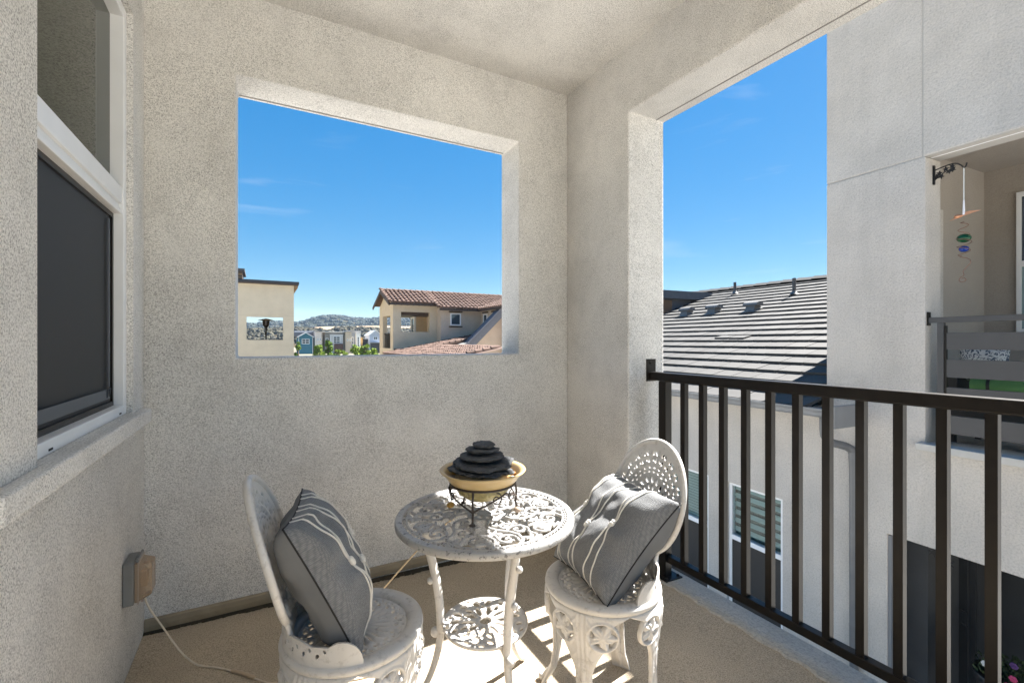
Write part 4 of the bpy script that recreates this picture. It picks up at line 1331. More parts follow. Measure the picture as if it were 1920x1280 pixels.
# ---- table
TX, TY, TZ = .690, 1.457, .612
tf = floor_z(TX)
tb = empty('bistro_table', (TX, TY, tf), 0, 'round white cast-metal bistro table with vine-pattern top', 'table')
HT_ = TZ-tf
RT_ = .305
F = Field(-.31, .31, -.31, .31, .0026)
rr = np.hypot(F.X, F.Y)
F.D = np.maximum(F.D, np.minimum(rr-.283, RT_-rr))                       # rim
F.D = np.maximum(F.D, np.minimum(rr-.266, .2725-rr)*1.0)                  # bead ring
for k in range(90):
    a = 2*math.pi*k/90
    F.disc(.2775*math.cos(a), .2775*math.sin(a), .0042)
def rotp(p, a): return (p[0]*math.cos(a)-p[1]*math.sin(a), p[0]*math.sin(a)+p[1]*math.cos(a))
for k in range(6):
    A_ = k*math.pi/3+.35
    S = lambda pts, r: F.stroke([rotp(q, A_) for q in pts], r)
    def big(cx, cy, r0, turns, a0, sgn, w=.0045): S(spiral(cx, cy, r0, turns, a0, sgn), w)
    # main vine: from the rim to the middle in an S
    S([(.268, .03), (.235, .055), (.20, .052), (.17, .03), (.15, .0), (.125, -.022), (.095, -.024), (.062, -.008)], [.0045, .0055, .006, .0055, .0055, .005, .005, .0045])
    S([(.268, -.06), (.24, -.035), (.215, -.03), (.185, -.045), (.165, -.07)], [.0045, .005, .005, .005, .0045])
    big(.222, .006, .036, 1.35, 1.2, 1)
    big(.160, .062, .034, 1.3, -1.6, -1)
    big(.128, .030, .022, 1.2, 2.4, 1, .0045)
    big(.205, -.082, .032, 1.3, .6, -1)
    big(.098, .004, .018, 1.1, .2, -1, .0042)
    for (x, y, r_, an) in ((.236, .088, .036, .6), (.176, -.022, .029, 2.6), (.110, .058, .023, 1.0), (.247, -.042, .024, -.4)):
        q = rotp((x, y), A_); F.leaf(q[0], q[1], r_, an+A_)
    for row, nn2 in enumerate((4, 4, 3, 2, 1)):                           # grapes
        for q_ in range(nn2):
            q = rotp((.232-.0125*row, -.112+.0125*q_+.006*row+.02), A_)
            F.disc(q[0], q[1], .0074)
    S([(.268, .112), (.25, .10), (.215, .108), (.19, .092), (.16, .098), (.13, .080)], [.004, .0045, .005, .005, .0045, .004])
    S([(.062, .0), (.075, .026), (.10, .035)], .005)
    for (x, y, r_) in ((.196, .018, .007), (.142, -.030, .006), (.118, .012, .005)):
        q = rotp((x, y), A_); F.disc(q[0], q[1], r_)
F.D = np.maximum(F.D, np.minimum(rr-.048, .064-rr))
F.D = np.maximum(F.D, .026-rr)
for k in range(8):
    a = k*math.pi/4
    F.stroke([(.02*math.cos(a), .02*math.sin(a)), (.05*math.cos(a+.3), .05*math.sin(a+.3))], .006)
F.D = np.where(rr > RT_-.0005, np.minimum(F.D, RT_-rr), F.D)
sheet_mb(F, .004, .0085, .006, lambda x, y, h: (x, y, HT_-.0085+h)).build('table_top', CAST_T, tb)
MB().lathe([(.297, HT_-.024), (.304, HT_-.026), (.3085, HT_-.021), (.309, HT_-.006), (.306, HT_-.0005), (.300, HT_-.001), (.300, HT_-.012), (.297, HT_-.014), (.297, HT_-.024)], 96).build('table_rim', CAST_T, tb)
LA = [R(151.3), R(271.3), R(31.3)]
for a in LA:
    ca, sa = math.cos(a), math.sin(a)
    prof = [(.215, HT_-.016), (.205, HT_-.10), (.180, HT_-.20), (.163, HT_-.30), (.158, .27), (.168, .19), (.198, .10), (.240, .035), (.268, .010)]
    pts = smooth_path([(ca*r_, sa*r_, z) for r_, z in prof], 6)
    m = MB().tube(pts, [.0125+.003*math.sin(i*.11) for i in range(len(pts))], 10)
    m.ball((ca*.272, sa*.272, .012), .014)
    for z, r_ in ((HT_-.105, .208), (HT_-.235, .178)):
        m.ball((ca*(r_+.014)-sa*.006, sa*(r_+.014)+ca*.006, z), .012)
    m.ball((ca*.205, sa*.205, HT_-.03), .018, sc=(1, 1, .8))
    m.tube([(ca*.158, sa*.158, .270), (ca*.130, sa*.130, .282)], .013, 10)
    m.ball((ca*.176, sa*.176, .262), .017)
    m.build('leg', CAST, tb)
F = Field(-.16, .16, -.16, .16, .0022)
rr = np.hypot(F.X, F.Y)
F.D = np.minimum(.146-rr, 1)
F.disc(0, 0, .020, True)
for k in range(5):
    A_ = k*2*math.pi/5
    for (x, y, a_, b_, an) in ((.058, .018, .027, .0085, .2), (.058, -.018, .027, .0085, -.2), (.106, .021, .018, .0115, .4), (.106, -.021, .018, .0115, -.4),
                               (.066, .050, .015, .008, .95), (.095, .070, .013, .009, 1.3), (.124, .052, .012, .006, 1.9), (.042, .042, .011, .005, .7), (.128, 0, .010, .005, 1.57), (.088, .0, .008, .005, 0)):
        q = rotp((x, y), A_); F.ell(q[0], q[1], a_, b_, an+A_, True)
SZ = .228-tf
sheet_mb(F, .004, .008, .005, lambda x, y, h: (x, y, SZ+h)).build('shelf', CAST, tb)
m = MB()
m.lathe([(.142, SZ-.004), (.148, SZ-.003), (.149, SZ+.006), (.144, SZ+.008)], 64, cap=False)
m.build('shelf_rim', CAST, tb)

# ---- chairs
def build_chair(label, loc, rz, lrot=0):
    t = empty('bistro_chair', loc, rz, label, 'chair', 'white cast-metal bistro chairs')
    SH = .370-floor_z(loc[0])-.0                      # seat height above the floor
    # seat rim
    MB().lathe([(.152, SH-.016), (.185, SH-.022), (.197, SH-.018), (.202, SH-.008), (.200, SH+.002), (.190, SH+.007), (.168, SH+.006), (.158, SH+.002), (.153, SH-.004), (.152, SH-.016)], 72).build('seat_rim', CAST, t)
    F = Field(-.158, .158, -.158, .158, .0024)
    rr = np.hypot(F.X, F.Y)
    F.D = .155-rr
    th = np.arctan2(F.Y, F.X)
    F.E += .0016*np.cos(th*26)*np.clip((rr-.02)/.05, 0, 1)*(rr < .108)
    for k in range(26):
        a = 2*math.pi*(k+.5)/26
        F.ell(.082*math.cos(a), .082*math.sin(a), .020, .0026, a, True)
    for k in range(22):
        a = 2*math.pi*k/22
        for (r_, da, sz) in ((.122, 0, .0052), (.134, .14, .0042), (.142, 0, .0032)):
            F.ell(r_*math.cos(a+da), r_*math.sin(a+da), sz*1.5, sz, a+da+.8, True)
        F.E += .0022*np.exp(-((F.X-.131*math.cos(a+.07))**2+(F.Y-.131*math.sin(a+.07))**2)/.00003)
    F.E += .004*np.exp(-(rr/.018)**2)
    sheet_mb(F, .003, .0065, .005, lambda x, y, h: (x, y, SH-.011+h)).build('seat', CAST, t)
    # four cabriole legs with pierced star medallions
    F = Field(-.15, .15, -SH-.01, .006, .0026)
    Xg, Yg = F.X, F.Y
    wide = .132*np.clip(1-np.abs(Yg)/.060, .0, 1)+.03
    F.D = np.maximum(F.D, np.minimum(wide-np.abs(Xg), -Yg-.0))
    for sx in (-1, 1):
        F.disc(sx*.064, -.068, .054)
        F.stroke([(sx*.05, -.11), (sx*.034, -.15), (sx*.024, -.19), (sx*.018, -.24)], [.022, .018, .012, .006])
    hw = np.interp(-Yg, [0, .10, .20, .30, .38, .42, SH], [.030, .030, .026, .021, .018, .020, .026])
    F.D = np.maximum(F.D, np.minimum(hw-np.abs(Xg), np.minimum(-Yg, Yg+SH)))
    F.D = np.minimum(F.D, -Yg)
    for sx in (-1, 1):
        F.disc(sx*.066, -.068, .040, True)
        w = F._win(sx*.066, -.068, .05)
        dx, dy = F.X[w]-sx*.066, F.Y[w]+.068
        a = np.arctan2(dy, dx); r_ = np.hypot(dx, dy)
        lim = .044*(.60+.40*np.abs(np.cos(a*2.5+.3))**1.5)
        F.D[w] = np.maximum(F.D[w], (lim-r_)*.8)
        F.E[w] += np.where(r_ < lim, .0025*np.cos(a*10)*np.clip(r_/.02, 0, 1)+.004*np.exp(-(r_/.010)**2), 0)
        rg = np.hypot(F.X-sx*.066, F.Y+.068)
        F.E += .0035*np.exp(-((rg-.046)/.0045)**2)
    F.E += .0013*np.cos(Xg*420)*(np.abs(Xg) < .022)*np.clip((Yg+.24)/.1, 0, 1)
    for sx in (-1, 1):
        for q in range(5):
            px, py = sx*(.026+.012*math.sin(q*1.1)), -.03-.038*q
            F.E += .0032*np.exp(-(((Xg-px)*.8+(Yg-py)*.6*sx)**2/.00002+((Yg-py)*.8-(Xg-px)*.6*sx)**2/.00022))
    F.E += .0025*np.sin(Yg*420+np.abs(Xg)*260)*(np.abs(Xg) < .016)*np.clip((-Yg-.2)/.05, 0, 1)
    def rad(h):
        return float(np.interp(-h, [0, .05, .12, .20, .28, .36, SH-.02, SH], [.186, .190, .183, .172, .170, .182, .212, .220]))
    def wrap(x, y, h):
        r_ = rad(y)+h
        a = x/.190
        return (r_*math.cos(a), r_*math.sin(a), SH-.018+y*(SH-.018)/SH)
    lm = sheet_mb(F, .005, .013, .010, wrap)
    # thicker round shin and scroll foot
    sh = [(.172+.004, -.17), (.174, -.26), (.186, -.36), (.216, -SH+.03), (.226, -SH+.008)]
    lm.tube(smooth_path([(r_+.002, 0, SH-.018+z*(SH-.018)/SH) for r_, z in sh], 6), [.014]*8+[.013]*8+[.014]*9, 10)
    lm.ball((.232, 0, .016), .017, sc=(1.2, 1, .9))
    leg_me = lm.mesh('leg', CAST)
    for k in range(4):
        inst(leg_me, 'leg', t, (0, 0, 0), (0, 0, R(45+90*k+lrot)))
    # low gallery round the back half of the seat (chair faces +x, back at -x)
    F = Field(-.37, .37, -.002, .10, .0028)
    hgt = .030+.030*np.cos(np.clip(F.X/.30, -1, 1)*math.pi/2)**.6+.006*np.abs(np.sin(F.X*34))
    ax_ = np.abs(F.X)
    hgt = np.maximum(hgt*(ax_ < .27), .064*np.sqrt(np.clip(1-((ax_-.262)/.056)**2, 0, 1)))
    F.D = np.minimum(np.minimum(hgt-F.Y, F.Y), .318-np.abs(F.X))
    for k in range(-5, 6):
        F.ell(k*.042+.01, .030, .005, .0075, .5, True)
        F.ell(k*.042-.010, .043, .004, .006, -.5, True)
    for sx in (-1, 1):
        rg = np.hypot(F.X-sx*.262, F.Y-.033)
        ag = np.arctan2(F.Y-.033, (F.X-sx*.262)*sx)
        F.E += .0035*np.cos(rg*330+ag)*(rg < .034)
    sheet_mb(F, .005, .010, .006, lambda x, y, h: (-(.193-h*1.0)*math.cos(x/.193), (.193-h)*math.sin(x/.193), SH+.004+y)).build('gallery', CAST, t)
    # oval pierced back, bent round the sitter and leaning back
    HW, HH, CZ = .172, .195, SH+.265
    def bwrap(x, y, h):
        b_ = -.166 - (y-(SH+.03)+0)*.265 + .6*x*x + h
        return (b_, x, y)
    F = Field(-.19, .19, SH+.0, SH+.475, .0026)
    ex_, ey = F.X/HW, (F.Y-CZ)/HH
    er = np.sqrt(ex_**2+ey**2)
    oval = (1-er)*min(HW, HH)
    F.D = oval.copy()
    # open lower flanks so the ends curl into scrolls above the seat
    splat = np.minimum(.075-np.abs(F.X), np.minimum(F.Y-(SH+.03), CZ-F.Y))
    F.D = np.maximum(F.D, splat)
    for sx in (-1, 1):
        F.ell(sx*.075, SH+.105, .026, .014, sx*-.55, True)
        F.ell(sx*.105, SH+.150, .016, .010, sx*-.9, True)
    cy = CZ-.01
    def holes(rad_, n, a0, a1, a_, b_, tw=0, off=0):
        for k in range(n):
            a = a0+(a1-a0)*k/(n-1)
            F.ell(rad_*1.0*math.cos(a), cy+rad_*1.08*math.sin(a), a_, b_, a+tw, True)
    pi = math.pi
    holes(.148, 15, -.55, pi+.55, .0085, .0055, .6)
    holes(.148, 15, -.46, pi+.64, .0085, .0040, -.6)
    holes(.124, 17, -.5, pi+.5, .0075, .0045, 0)
    holes(.124, 17, -.41, pi+.59, .0050, .0038, 1.2)
    holes(.100, 17, -.3, pi+.3, .0030, .0065, 0)
    holes(.086, 15, -.2, pi+.2, .0028, .0058, 0)
    holes(.060, 9, -.1, pi+.1, .0105, .0060, .5)
    holes(.036, 6, .1, pi-.1, .0075, .0045, 0)
    for k in range(9):
        for j in range(4):
            F.ell((k-4)*.026, SH+.085+j*.032+(k % 2)*.014, .0065, .0045, .7*(-1)**k, True)
    F.D = np.where((er > .93) & (er < 1), np.maximum(F.D, oval), F.D)
    F.E += .0025*np.exp(-((er-.60)/.03)**2)+.0025*np.exp(-((er-.76)/.02)**2)
    sheet_mb(F, .003, .0065, .005, bwrap).build('backrest', CAST, t)
    m = MB()
    ol = []
    for k in range(61):
        a = -1.12+(math.pi+2.24)*k/60
        ol.append(Vector(bwrap(HW*math.cos(a), CZ+HH*math.sin(a), .004)))
    for sx in (1, -1):
        e0 = ol[0] if sx > 0 else ol[-1]
        sp = []
        cx, cz_ = e0.y-sx*.030, e0.z+.012
        a0 = math.atan2(e0.z-cz_, e0.y-cx)
        for k in range(1, 26):
            q = k/25
            rr_ = math.hypot(e0.y-cx, e0.z-cz_)*(1-.85*q)
            aa = a0-sx*q*2.6*math.pi
            sp.append(Vector(bwrap(cx+rr_*math.cos(aa), cz_+rr_*math.sin(aa), .006)))
        if sx > 0: ol = sp[::-1]+ol
        else: ol = ol+sp
    m.tube(ol, .0105, 10)
    m.build('back_rim', CAST, t)
    for sx in (-1, 1):
        m = MB()
        m.tube(smooth_path([bwrap(sx*.10, SH+.015, .003), bwrap(sx*.085, SH+.06, .004), bwrap(sx*.095, SH+.11, .004), bwrap(sx*.12, SH+.15, .004)], 6), .008, 8)
        m.build('back_stay', CAST, t)
    return t, SH
CR = (1.06, 1.273)
CL = (.243, 1.425)
build_chair('white cast-metal chair beside the railing, its pierced back in view', (CR[0], CR[1], floor_z(CR[0])), R(179), -13)
build_chair('white cast-metal chair against the left, seen edge-on by the back', (CL[0], CL[1], floor_z(CL[0])), R(-7))

# ---- cushions
def cushion(label, NT, NBm, FT, seed, thick=.085, flip=1):
    """NT near-top, NBm near-bottom, FT far-top corner"""
    NT, NBm, FT = Vector(NT), Vector(NBm), Vector(FT)
    dv = (NT-NBm)                                # up
    du = (FT-NT)                                 # away
    nrm = dv.cross(du).normalized()*flip
    c = (NBm+FT)/2
    u, v = du/2, dv/2
    t = empty('cushion', c, 0, label, 'cushion', 'grey corded cushions on the chairs')
    rnd = seed*7.3
    def surf(a, b_, side, off=0):
        # a, b in -1..1; edges pulled in between the corners
        pa = a*(1-.075*(1-b_*b_))
        pb = b_*(1-.075*(1-a*a))
        k = max(0, (1-a**4))**.48*max(0, (1-b_**4))**.48
        p = u*pa+v*pb
        wr_ = noise.noise(Vector((a*1.7+rnd, b_*1.7, side*3.1)))*.020+noise.noise(Vector((a*3.5+rnd, b_*3.5+9, side*2)))*.012
        edge = min(1-abs(a), 1-abs(b_))
        fold = .005*math.sin(9*(a+b_*.4)+rnd)*math.exp(-((edge-.10)/.12)**2)
        h = (thick*k+(wr_+fold)*min(1, k*1.5))+off
        return p+nrm*side*h
    N = 44
    for side, nm, mt in ((1, 'front_panel', WOVEN), (-1, 'back_panel', SMOOTH_G)):
        vs, fs = [], []
        for j in range(N+1):
            for i in range(N+1):
                vs.append(surf(-1+2*i/N, -1+2*j/N, side))
        for j in range(N):
            for i in range(N):
                q = (j*(N+1)+i, j*(N+1)+i+1, (j+1)*(N+1)+i+1, (j+1)*(N+1)+i)
                fs.append(q[::-1] if side*flip > 0 else q)
        o = MB().add(vs, fs, True).build(nm, mt, t)
        uvl = o.data.uv_layers.new(name='UVMap')
        for lp in o.data.loops:
            vi = lp.vertex_index
            uvl.data[lp.index].uv = ((vi % (N+1))/N, (vi//(N+1))/N)
    per = []
    M_ = 24
    for (a0, b0, a1, b1) in ((-1, -1, 1, -1), (1, -1, 1, 1), (1, 1, -1, 1), (-1, 1, -1, -1)):
        for k in range(M_):
            q = k/M_
            per.append(surf(a0+(a1-a0)*q, b0+(b1-b0)*q, 1, .0012))
    MB().tube(per, .0024, 6, closed=True).build('seam', BLACK, t)
    for (uc, vk, sp) in ((-.52, .03, .13), (.06, -.22, .12), (.62, .10, .12)):
        for sg in (-1, 1):
            pts = []
            for k in range(41):
                b_ = -1+2*k/40
                w_ = sp*abs(b_-vk)**.85*(1.05-.25*abs(b_))
                a = uc+sg*w_
                pts.append(surf(max(-.98, min(.98, a)), b_, 1, .0022))
            MB().tube(pts, .0026, 7).build('cord', CORD, t)
        p = surf(uc, vk, 1, .004)
        mk = MB().ball(p, .0095, 10, 7)
        mk.ball(p+v.normalized()*.008, .0085).ball(p-v.normalized()*.007+u.normalized()*.003, .008)
        mk.build('knot', CORD, t)
    return t
cushion('grey woven cushion with knotted white cords on the edge-on chair', (.045, 1.265, .748), (.225, 1.255, .372), (.115, 1.630, .735), 1.0, .080, -1)
cushion('grey woven cushion with knotted white cords on the chair by the railing', (1.245, 1.085, .665), (.955, 1.125, .372), (1.295, 1.455, .665), 2.0, .10)

# ---- slate tabletop fountain
FX, FY = .683, 1.463
AMBER = plain('amber_bowl', (.55, .40, .19), .35, var=.06, coat=.2)
OLIVG = plain('textured_olive_glass', (.34, .29, .12), .25, var=.3, vscale=45, bump=.9, bscale=90)
IRON = plain('wrought_iron', (.045, .034, .028), .5, var=.2, vscale=30)
SLATE = plain('slate', (.058, .06, .064), .75, var=.3, vscale=25, bump=.8, bscale=70)
fo = empty('tabletop_fountain', (FX, FY, TZ), 0, 'slate tabletop fountain in an amber bowl on a wrought-iron stand', 'fountain')
zr_ = .108
st = MB()
st.tube([(.113*math.cos(a), .113*math.sin(a), zr_) for a in [2*math.pi*k/48 for k in range(48)]], .0042, 8, closed=True)
st.build('stand_ring', IRON, fo)
fa = [math.atan2(1.368-FY, .60-FX), math.atan2(1.4327-FY, .777-FX), math.atan2(1.589-FY, .66-FX)]
for i, a in enumerate(fa):
    ca, sa = math.cos(a), math.sin(a)
    m = MB().tube(smooth_path([(.113*ca, .113*sa, zr_), (.120*ca, .120*sa, .07), (.117*ca, .117*sa, .035), (.122*ca, .122*sa, .003)], 6), .0040, 8)
    m.lathe([(.011, .0), (.010, .004), (.004, .007)], 12, (.122*ca, .122*sa, 0))
    m.build('stand_leg', IRON, fo)
    a2 = fa[(i+1) % 3]
    d = (a2-a+math.pi) % (2*math.pi)-math.pi
    am = a+d/2
    m = MB()
    for sg in (0, 1):
        aa = a if sg == 0 else a2
        bb = a2 if sg == 0 else a
        e = (bb-aa+math.pi) % (2*math.pi)-math.pi
        pts = []
        for k in range(13):
            q = k/12
            an = aa+e*.5*q
            pts.append((.119*math.cos(an), .119*math.sin(an), .040+.056*q**.8))
        m.tube(pts, .0030, 7)
    for sg in (-1, 1):
        pts = []
        for k in range(30):
            q = k/29
            r_ = .021*(1-.75*q)
            th = math.pi/2+2.6*math.pi*q
            an = am+sg*(.30+r_*math.cos(th)/.113)
            pts.append((.116*math.cos(an), .116*math.sin(an), zr_-.028+r_*math.sin(th)))
        m.tube(pts, .0022, 6)
    m.build('stand_scroll', IRON, fo)
MB().lathe([(.100, zr_-.004), (.112, zr_+.002), (.128, zr_+.022), (.136, zr_+.036), (.149, zr_+.042), (.151, zr_+.045), (.148, zr_+.048), (.134, zr_+.043), (.124, zr_+.026), (.108, zr_+.010), (.001, zr_+.008)], 72).build('bowl', AMBER, fo)
MB().lathe([(.001, zr_-.060), (.03, zr_-.059), (.062, zr_-.050), (.088, zr_-.030), (.100, zr_-.006)], 48).build('glass_bowl', OLIVG, fo)
random.seed(4)
stones = [(.112, .018, .060), (.102, .021, .081), (.079, .019, .105), (.058, .017, .126), (.040, .016, .145)]
for i, (r_, t_, z_) in enumerate(stones):
    ph_ = i*2.1
    def wob(a, z, ph_=ph_, i=i):
        return 1+.20*noise.noise(Vector((math.cos(a)*1.5+ph_*3, math.sin(a)*1.5, i*5.0)))+.09*noise.noise(Vector((math.cos(a)*6+ph_, math.sin(a)*6, z*90)))
    m = MB().lathe([(.001, -.004), (r_*.72, -.003), (r_*.90, t_*.16), (r_*1.0, t_*.30), (r_*1.02, t_*.55), (r_*.97, t_*.72), (r_*.93, t_*.80), (r_*.4, t_*.9), (.001, t_*.9)], 56, wob=wob, smooth=False)
    m.v = [(x, y, z+.0035*noise.noise(Vector((x*45, y*45, i*3.0)))+.002*noise.noise(Vector((x*140, y*140, i)))) for (x, y, z) in m.v]
    o = m.build('slate_stone', SLATE, fo, loc=(.004*math.sin(ph_), .004*math.cos(ph_*2), zr_+z_-.022))
    o.rotation_euler = (R(2.0)*math.sin(ph_*1.7), R(2.5)*math.cos(ph_), ph_)
MB().lathe([(.085, zr_+.008), (.09, zr_+.032), (.001, zr_+.034)], 40).build('bowl_pedestal', plain('pedestal_tan', (.45, .35, .22), .6), fo)
PEB = [plain('pebble_gold', (.50, .29, .07), .3), plain('pebble_grey', (.30, .26, .22), .4), plain('pebble_white', (.65, .6, .52), .4), plain('pebble_rust', (.36, .17, .05), .35)]
for k in range(12):
    a = k*.53+.2
    MB().ball((.108*math.cos(a), .108*math.sin(a), zr_+.022), .011, 8, 6, (1.2, .9, .7)).build('pebble', PEB[k % 4], fo)
def loose(u_x, u_y, r, mt, label, nm='pebble'):
    o = MB().ball((0, 0, r*.75), r, 12, 8, (1.1, .95, .8)).build(nm, mt, None, loc=(u_x, u_y, TZ+.0005))
    tag(o, label, 'pebble', 'loose pebbles on the table top')
loose(.600, 1.560, .0135, PEB[0], 'amber pebble lying on the shaded side of the table')
loose(.790, 1.405, .0125, plain('pebble_brown', (.33, .25, .19), .5), 'brown pebble lying on the sunlit side of the table')
# pump cord
m = MB().tube(smooth_path([(.62, 1.53, TZ-.02), (.55, 1.62, .50), (.45, 1.78, .30), (.36, 1.90, .12), (.30, 1.98, fz(.3)+.004), (.34, 2.03, fz(.34)), (.44, 2.06, fz(.44)), (.49, 2.03, fz(.5))], 8), .0030, 7)
tag(m.build('pump_cord', plain('pump_cord', (.62, .50, .34), .5)), 'cream pump cord slanting from under the table to the floor', 'cord')

# ================================================================== THINGS ON THE NEIGHBOUR'S BALCONY AND PATIO
NM = NB.matrix_basis.copy()
def at_n(w, s, z): return NM @ Vector((w, s, z))
SLATG = plain('slat_grey', (.05, .049, .051), .45, var=.06)
nr = empty('slatted_railing', at_n(.05, 0, .205), -TN, 'grey metal railing of wide flat slats on the opposite balcony', 'railing')
MB().box(-.022, .022, -2.75, -.012, 1.19, 1.245).build('top_rail', SLATG, nr, bevel=.003)
MB().box(-.03, .03, -.0115, -.003, 1.165, 1.30).build('wall_bracket', BRONZE, nr)
MB().box(-.024, .024, -.132, -.080, .0, 1.189).build('post', SLATG, nr, bevel=.003)
MB().box(-.012, .012, -.150, -.1321, .02, 1.16).build('slat_channel', BRONZE, nr)
for k, (z0, z1) in enumerate(((.93, 1.09), (.66, .835), (.385, .565), (.12, .295))):
    MB().box(-.016, .016, -2.75, -.1505, z0, z1).build('slat', SLATG, nr, bevel=.003)
# sofa behind it
DK = plain('sofa_frame', (.03, .028, .027), .5)
sf = empty('patio_sofa', at_n(.62, -.75, .17), -TN, 'dark patio sofa with green seat cushion behind the slatted railing', 'sofa')
MB().box(-.30, .35, -.9, .72, .28, .36).build('seat_base', DK, sf, bevel=.01)
for (x, y) in ((-.27, -.86), (.30, -.86), (-.27, .66), (.30, .66)):
    MB().box(x, x+.05, y, y+.05, 0, .28).build('leg', DK, sf)
MB().box(-.29, .34, .63, .72, .36, .80).build('arm', DK, sf, bevel=.01)
GRN = plain('green_cushion', (.13, .29, .10), .8, var=.08, bump=.15, bscale=40)
MB().tube([(-.18, -.85, .66), (-.18, .55, .60)], .085, 18).build('green_cushion', GRN, sf)
MB().tube([(-.18, .43, .607), (-.18, .405, .608)], .090, 18).build('cushion_band', DK, sf)
MB().lathe([(.001, 0), (.05, .004), (.085, .0)], 18).build('cushion_end', DK, sf, loc=(-.18, .551, .60), rot=(-math.pi/2, 0, 0))
MB().box(-.25, .33, -.85, .62, .361, .52).build('seat_cushion', GRN, sf, bevel=.03, seg=3)
def floral():
    m, n, l, b = mat_base('blue_white_floral')
    b.inputs['Roughness'].default_value = .85
    tc = n.new('ShaderNodeTexCoord')
    v = n.new('ShaderNodeTexNoise'); v.inputs['Scale'].default_value = 28; v.inputs['Detail'].default_value = 3; v.inputs['Distortion'].default_value = 2.2
    l.new(tc.outputs['Object'], v.inputs['Vector'])
    rp = n.new('ShaderNodeValToRGB')
    rp.color_ramp.interpolation = 'CONSTANT'
    rp.color_ramp.elements[0].color = (.045, .07, .11, 1)
    rp.color_ramp.elements[1].position = .45; rp.color_ramp.elements[1].color = (.62, .63, .62, 1)
    l.new(v.outputs[0], rp.inputs[0]); l.new(rp.outputs[0], b.inputs['Base Color'])
    return m
vs, fs = [], []
N = 18
for side in (1, -1):
    for j in range(N+1):
        for i in range(N+1):
            a, b_ = -1+2*i/N, -1+2*j/N
            k = max(0, 1-a**4)**.5*max(0, 1-b_**4)**.5
            vs.append((side*.07*k, a*.19*(1-.06*(1-b_*b_)), b_*.19*(1-.06*(1-a*a))))
for sd in (0, 1):
    o_ = sd*(N+1)**2
    for j in range(N):
        for i in range(N):
            q = (o_+j*(N+1)+i, o_+j*(N+1)+i+1, o_+(j+1)*(N+1)+i+1, o_+(j+1)*(N+1)+i)
            fs.append(q if sd == 0 else q[::-1])
o = MB().add(vs, fs, True).build('throw_pillow', floral(), None, loc=at_n(.50, -.255, .985), rot=(R(5), R(-14), -TN))
tag(o, 'blue and white floral pillow behind the slatted railing', 'pillow')

# wall bracket and copper bird spinner
br = empty('hook_bracket', at_n(.15, 0, 2.885), -TN, 'black scrolled plant-hook bracket on the opposite balcony jamb', 'bracket')
MB().box(-.014, .014, -.014, -.001, -.095, .095).build('back_plate', BLACK, br)
MB().tube(smooth_path([(0, -.01, .045), (0, -.08, .06), (0, -.16, .065), (0, -.21, .035), (0, -.236, .0), (0, -.252, .012), (0, -.258, .04)], 6), .006, 8).build('hook_arm', BLACK, br)
MB().tube(smooth_path([(0, -.01, -.055), (0, -.045, -.03), (0, -.085, .0), (0, -.13, .015), (0, -.165, .03)], 6), .005, 8).build('scroll_brace', BLACK, br)
lf = MB()
for (y, z, a) in ((-.05, .005, .5), (-.065, -.03, -.4), (-.10, .03, .3), (-.125, .0, -.5), (-.15, .045, .6), (-.155, .01, -.2), (-.03, -.02, .2)):
    lf.prism([(y+.028*math.cos(a+t)*(1 if k % 2 == 0 else .45), z+.028*math.sin(a+t)*(1 if k % 2 == 0 else .45)) for k, t in enumerate([2*math.pi*q/10 for q in range(10)])], -.004, .004, 'x')
lf.build('iron_leaves', BLACK, br)
COP = plain('copper', (.62, .30, .17), .35, metal=.7)
COPD = plain('copper_wire', (.22, .12, .09), .45, metal=.6)
sp = empty('bird_spinner', at_n(.15, -.236, 1.83), -TN, 'hanging copper bird spinner with green and blue glass balls', 'wind spinner')
MB().tube([(0, 0, 1.055), (0, 0, .74)], .0045, 6).build('string', plain('string_white', (.6, .62, .6), .7), sp)
MB().tube([(0, 0, .74), (0, 0, .60)], [.006, .011], 8).build('clear_rod', plain('clear_rod', (.75, .75, .78), .2), sp)
m = MB()
m.add([(0, .0, .615), (0, .045, .60), (0, .11, .565), (0, .03, .578), (.012, .0, .60), (-.012, .0, .60)], [(0, 1, 2, 3), (0, 3, 4), (0, 5, 3)])
m.add([(.004, .0, .622), (.004, -.05, .628), (.004, -.125, .615), (.004, -.05, .600), (.004, .0, .592), (-.004, .0, .622), (-.004, -.05, .628), (-.004, -.125, .615), (-.004, -.05, .600), (-.004, .0, .592)],
      [(0, 1, 2, 3, 4), (9, 8, 7, 6, 5), (0, 5, 6, 1), (1, 6, 7, 2), (2, 7, 8, 3), (3, 8, 9, 4)])
m.ball((0, .04, .597), .022, 10, 7, (.6, 1.6, .8))
m.build('bird', COP, sp)
pts = []
for k in range(60):
    q = k/59
    a = q*3.4*math.pi
    r_ = .016+.036*q
    pts.append((r_*math.cos(a)*.55, r_*math.sin(a), .535-.10*q*q-.03*q))
MB().tube(pts, .0032, 6).build('upper_spiral', COPD, sp)
for z, r_, mt, nm in ((.375, .054, plain('green_glass', (.004, .055, .02), .12, spec=.45), 'green_ball'), (.272, .038, plain('blue_glass', (.006, .03, .22), .12, spec=.45), 'blue_ball')):
    MB().ball((0, 0, z), r_, 18, 12, (1, 1, .78)).build(nm, mt, sp)
pts = []
for k in range(70):
    q = k/69
    a = q*5*math.pi
    pts.append((.060*math.cos(a)*(1-.35*q), .060*math.sin(a)*(1-.35*q), .40-.20*q))
MB().tube(pts, .0030, 6).build('ball_cage', COPD, sp)
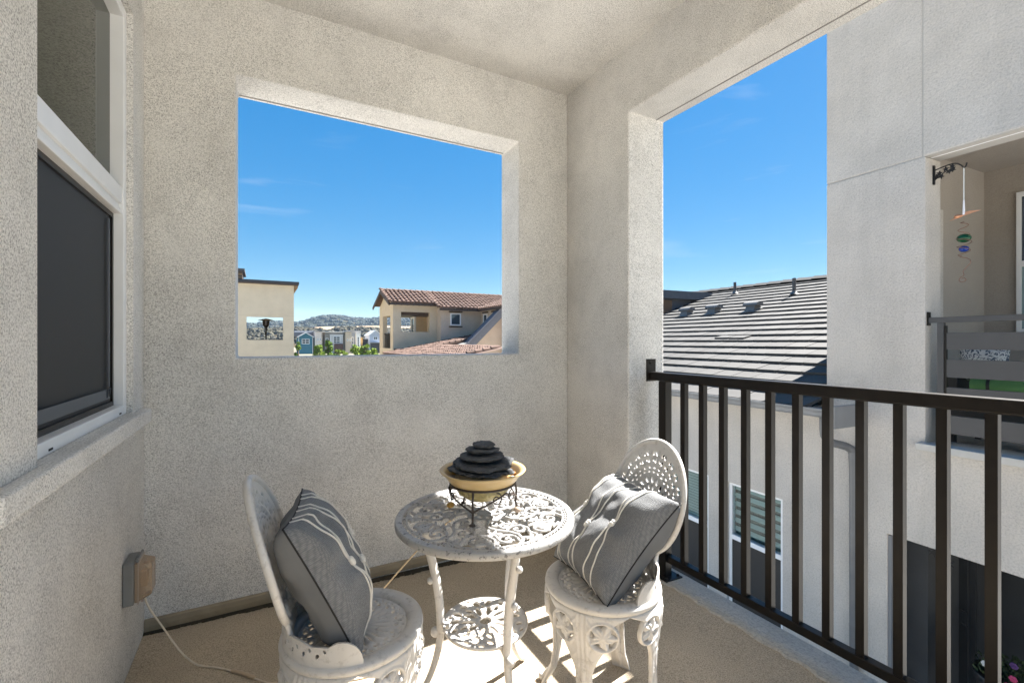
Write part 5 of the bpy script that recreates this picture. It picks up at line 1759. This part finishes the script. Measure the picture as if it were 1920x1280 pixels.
MB().tube(smooth_path([(0, .03, .20), (0, -.03, .175), (0, -.05, .14), (0, -.025, .10), (0, .005, .06), (0, .0, .02), (0, .025, .0), (0, .035, -.03), (0, .01, -.045), (0, -.015, -.03), (0, -.005, -.008), (0, .015, -.01)], 6), .0030, 6).build('tail_wire', COPD, sp)

# flowers and hanging cut-outs in the dark patio below
pt = empty('flower_pot', at_n(.30, -.50, GZ+.01), -TN, 'black pot of pink flowers standing in the dark patio', 'flower pot')
POT = plain('pot_black', (.02, .02, .022), .3)
MB().lathe([(.12, 0), (.14, .02), (.06, .05), (.05, .95), (.12, 1.0)], 20).build('stand', POT, pt)
MB().lathe([(.14, 1.0), (.20, 1.12), (.235, 1.36), (.25, 1.40), (.23, 1.40), (.22, 1.34), (.001, 1.33)], 28).build('pot', POT, pt)
rng = random.Random(8)
def pk(r_):
    a = r_.uniform(0, 6.28); q = math.sqrt(r_.random())*.24
    return (q*math.cos(a), q*math.sin(a), 1.38+r_.uniform(0, .17)*(1.2-q*2))
m = MB(); leafy(m, 420, pk, .028, rng); m.build('foliage', leaf_mat('pot_leaf', (.035, .05, .022), .5), pt)
def flower(p, r_, mt, nm):
    m = MB()
    for k in range(6):
        a = k*math.pi/3
        m.ball((p[0]+.2*r_, p[1]+r_*.6*math.cos(a), p[2]+r_*.6*math.sin(a)), r_*.55, 8, 5, (.5, 1, 1))
    m.ball(p, r_*.35, 8, 5)
    m.build(nm, mt, pt)
PINK, WHT, PUR = plain('petal_pink', (.40, .04, .12), .6), plain('petal_white', (.5, .5, .48), .6), plain('petal_purple', (.06, .02, .10), .6)
for (y, z, r_, mt) in ((.10, 1.52, .026, WHT), (.03, 1.51, .026, PINK), (-.085, 1.50, .027, PINK), (-.09, 1.62, .027, PUR), (-.05, 1.42, .023, PINK), (-.14, 1.46, .025, PUR)):
    flower((-.20, y, z), r_, mt, 'flower')
for (w, s_, z, sc, lb) in ((.20, -.092, -.99, 1.0, 'black bird cut-out hanging under the patio ceiling, the lower one'), (.20, .015, -.93, .8, 'black bird cut-out hanging under the patio ceiling, the higher one')):
    hb = empty('hanging_bird', at_n(w, s_, z), -TN, lb, 'ornament', 'black bird cut-outs in the dark patio')
    P = [(.00, .03), (-.02, .055), (-.012, .02), (-.06, .035), (-.03, .0), (-.055, -.03), (-.018, -.018), (-.01, -.06), (.012, -.02), (.045, -.045), (.03, -.005), (.065, .01), (.028, .018)]
    MB().prism([(a*sc, b_*sc) for a, b_ in P], -.003, .003, 'x').build('body', BLACK, hb)
    MB().tube([(0, 0, .03*sc), (0, 0, -z-.833)], .0012, 5).build('thread', BLACK, hb)

# ---- the summer air over the valley
hz, hn_, hl_, hb_ = mat_base('haze_air')
hn_.remove(hb_)
pv = hn_.new('ShaderNodeVolumePrincipled')
pv.inputs['Color'].default_value = (.50, .70, .97, 1)
pv.inputs['Density'].default_value = .00008
pv.inputs['Anisotropy'].default_value = .2
hl_.new(pv.outputs[0], hn_['Material Output'].inputs['Volume'])
o = MB().box(-4600, 4600, -2100, 4600, GZ-1, 135).build('haze', hz)
tag(o, 'thin blue summer haze over the valley', 'haze', kind='stuff')
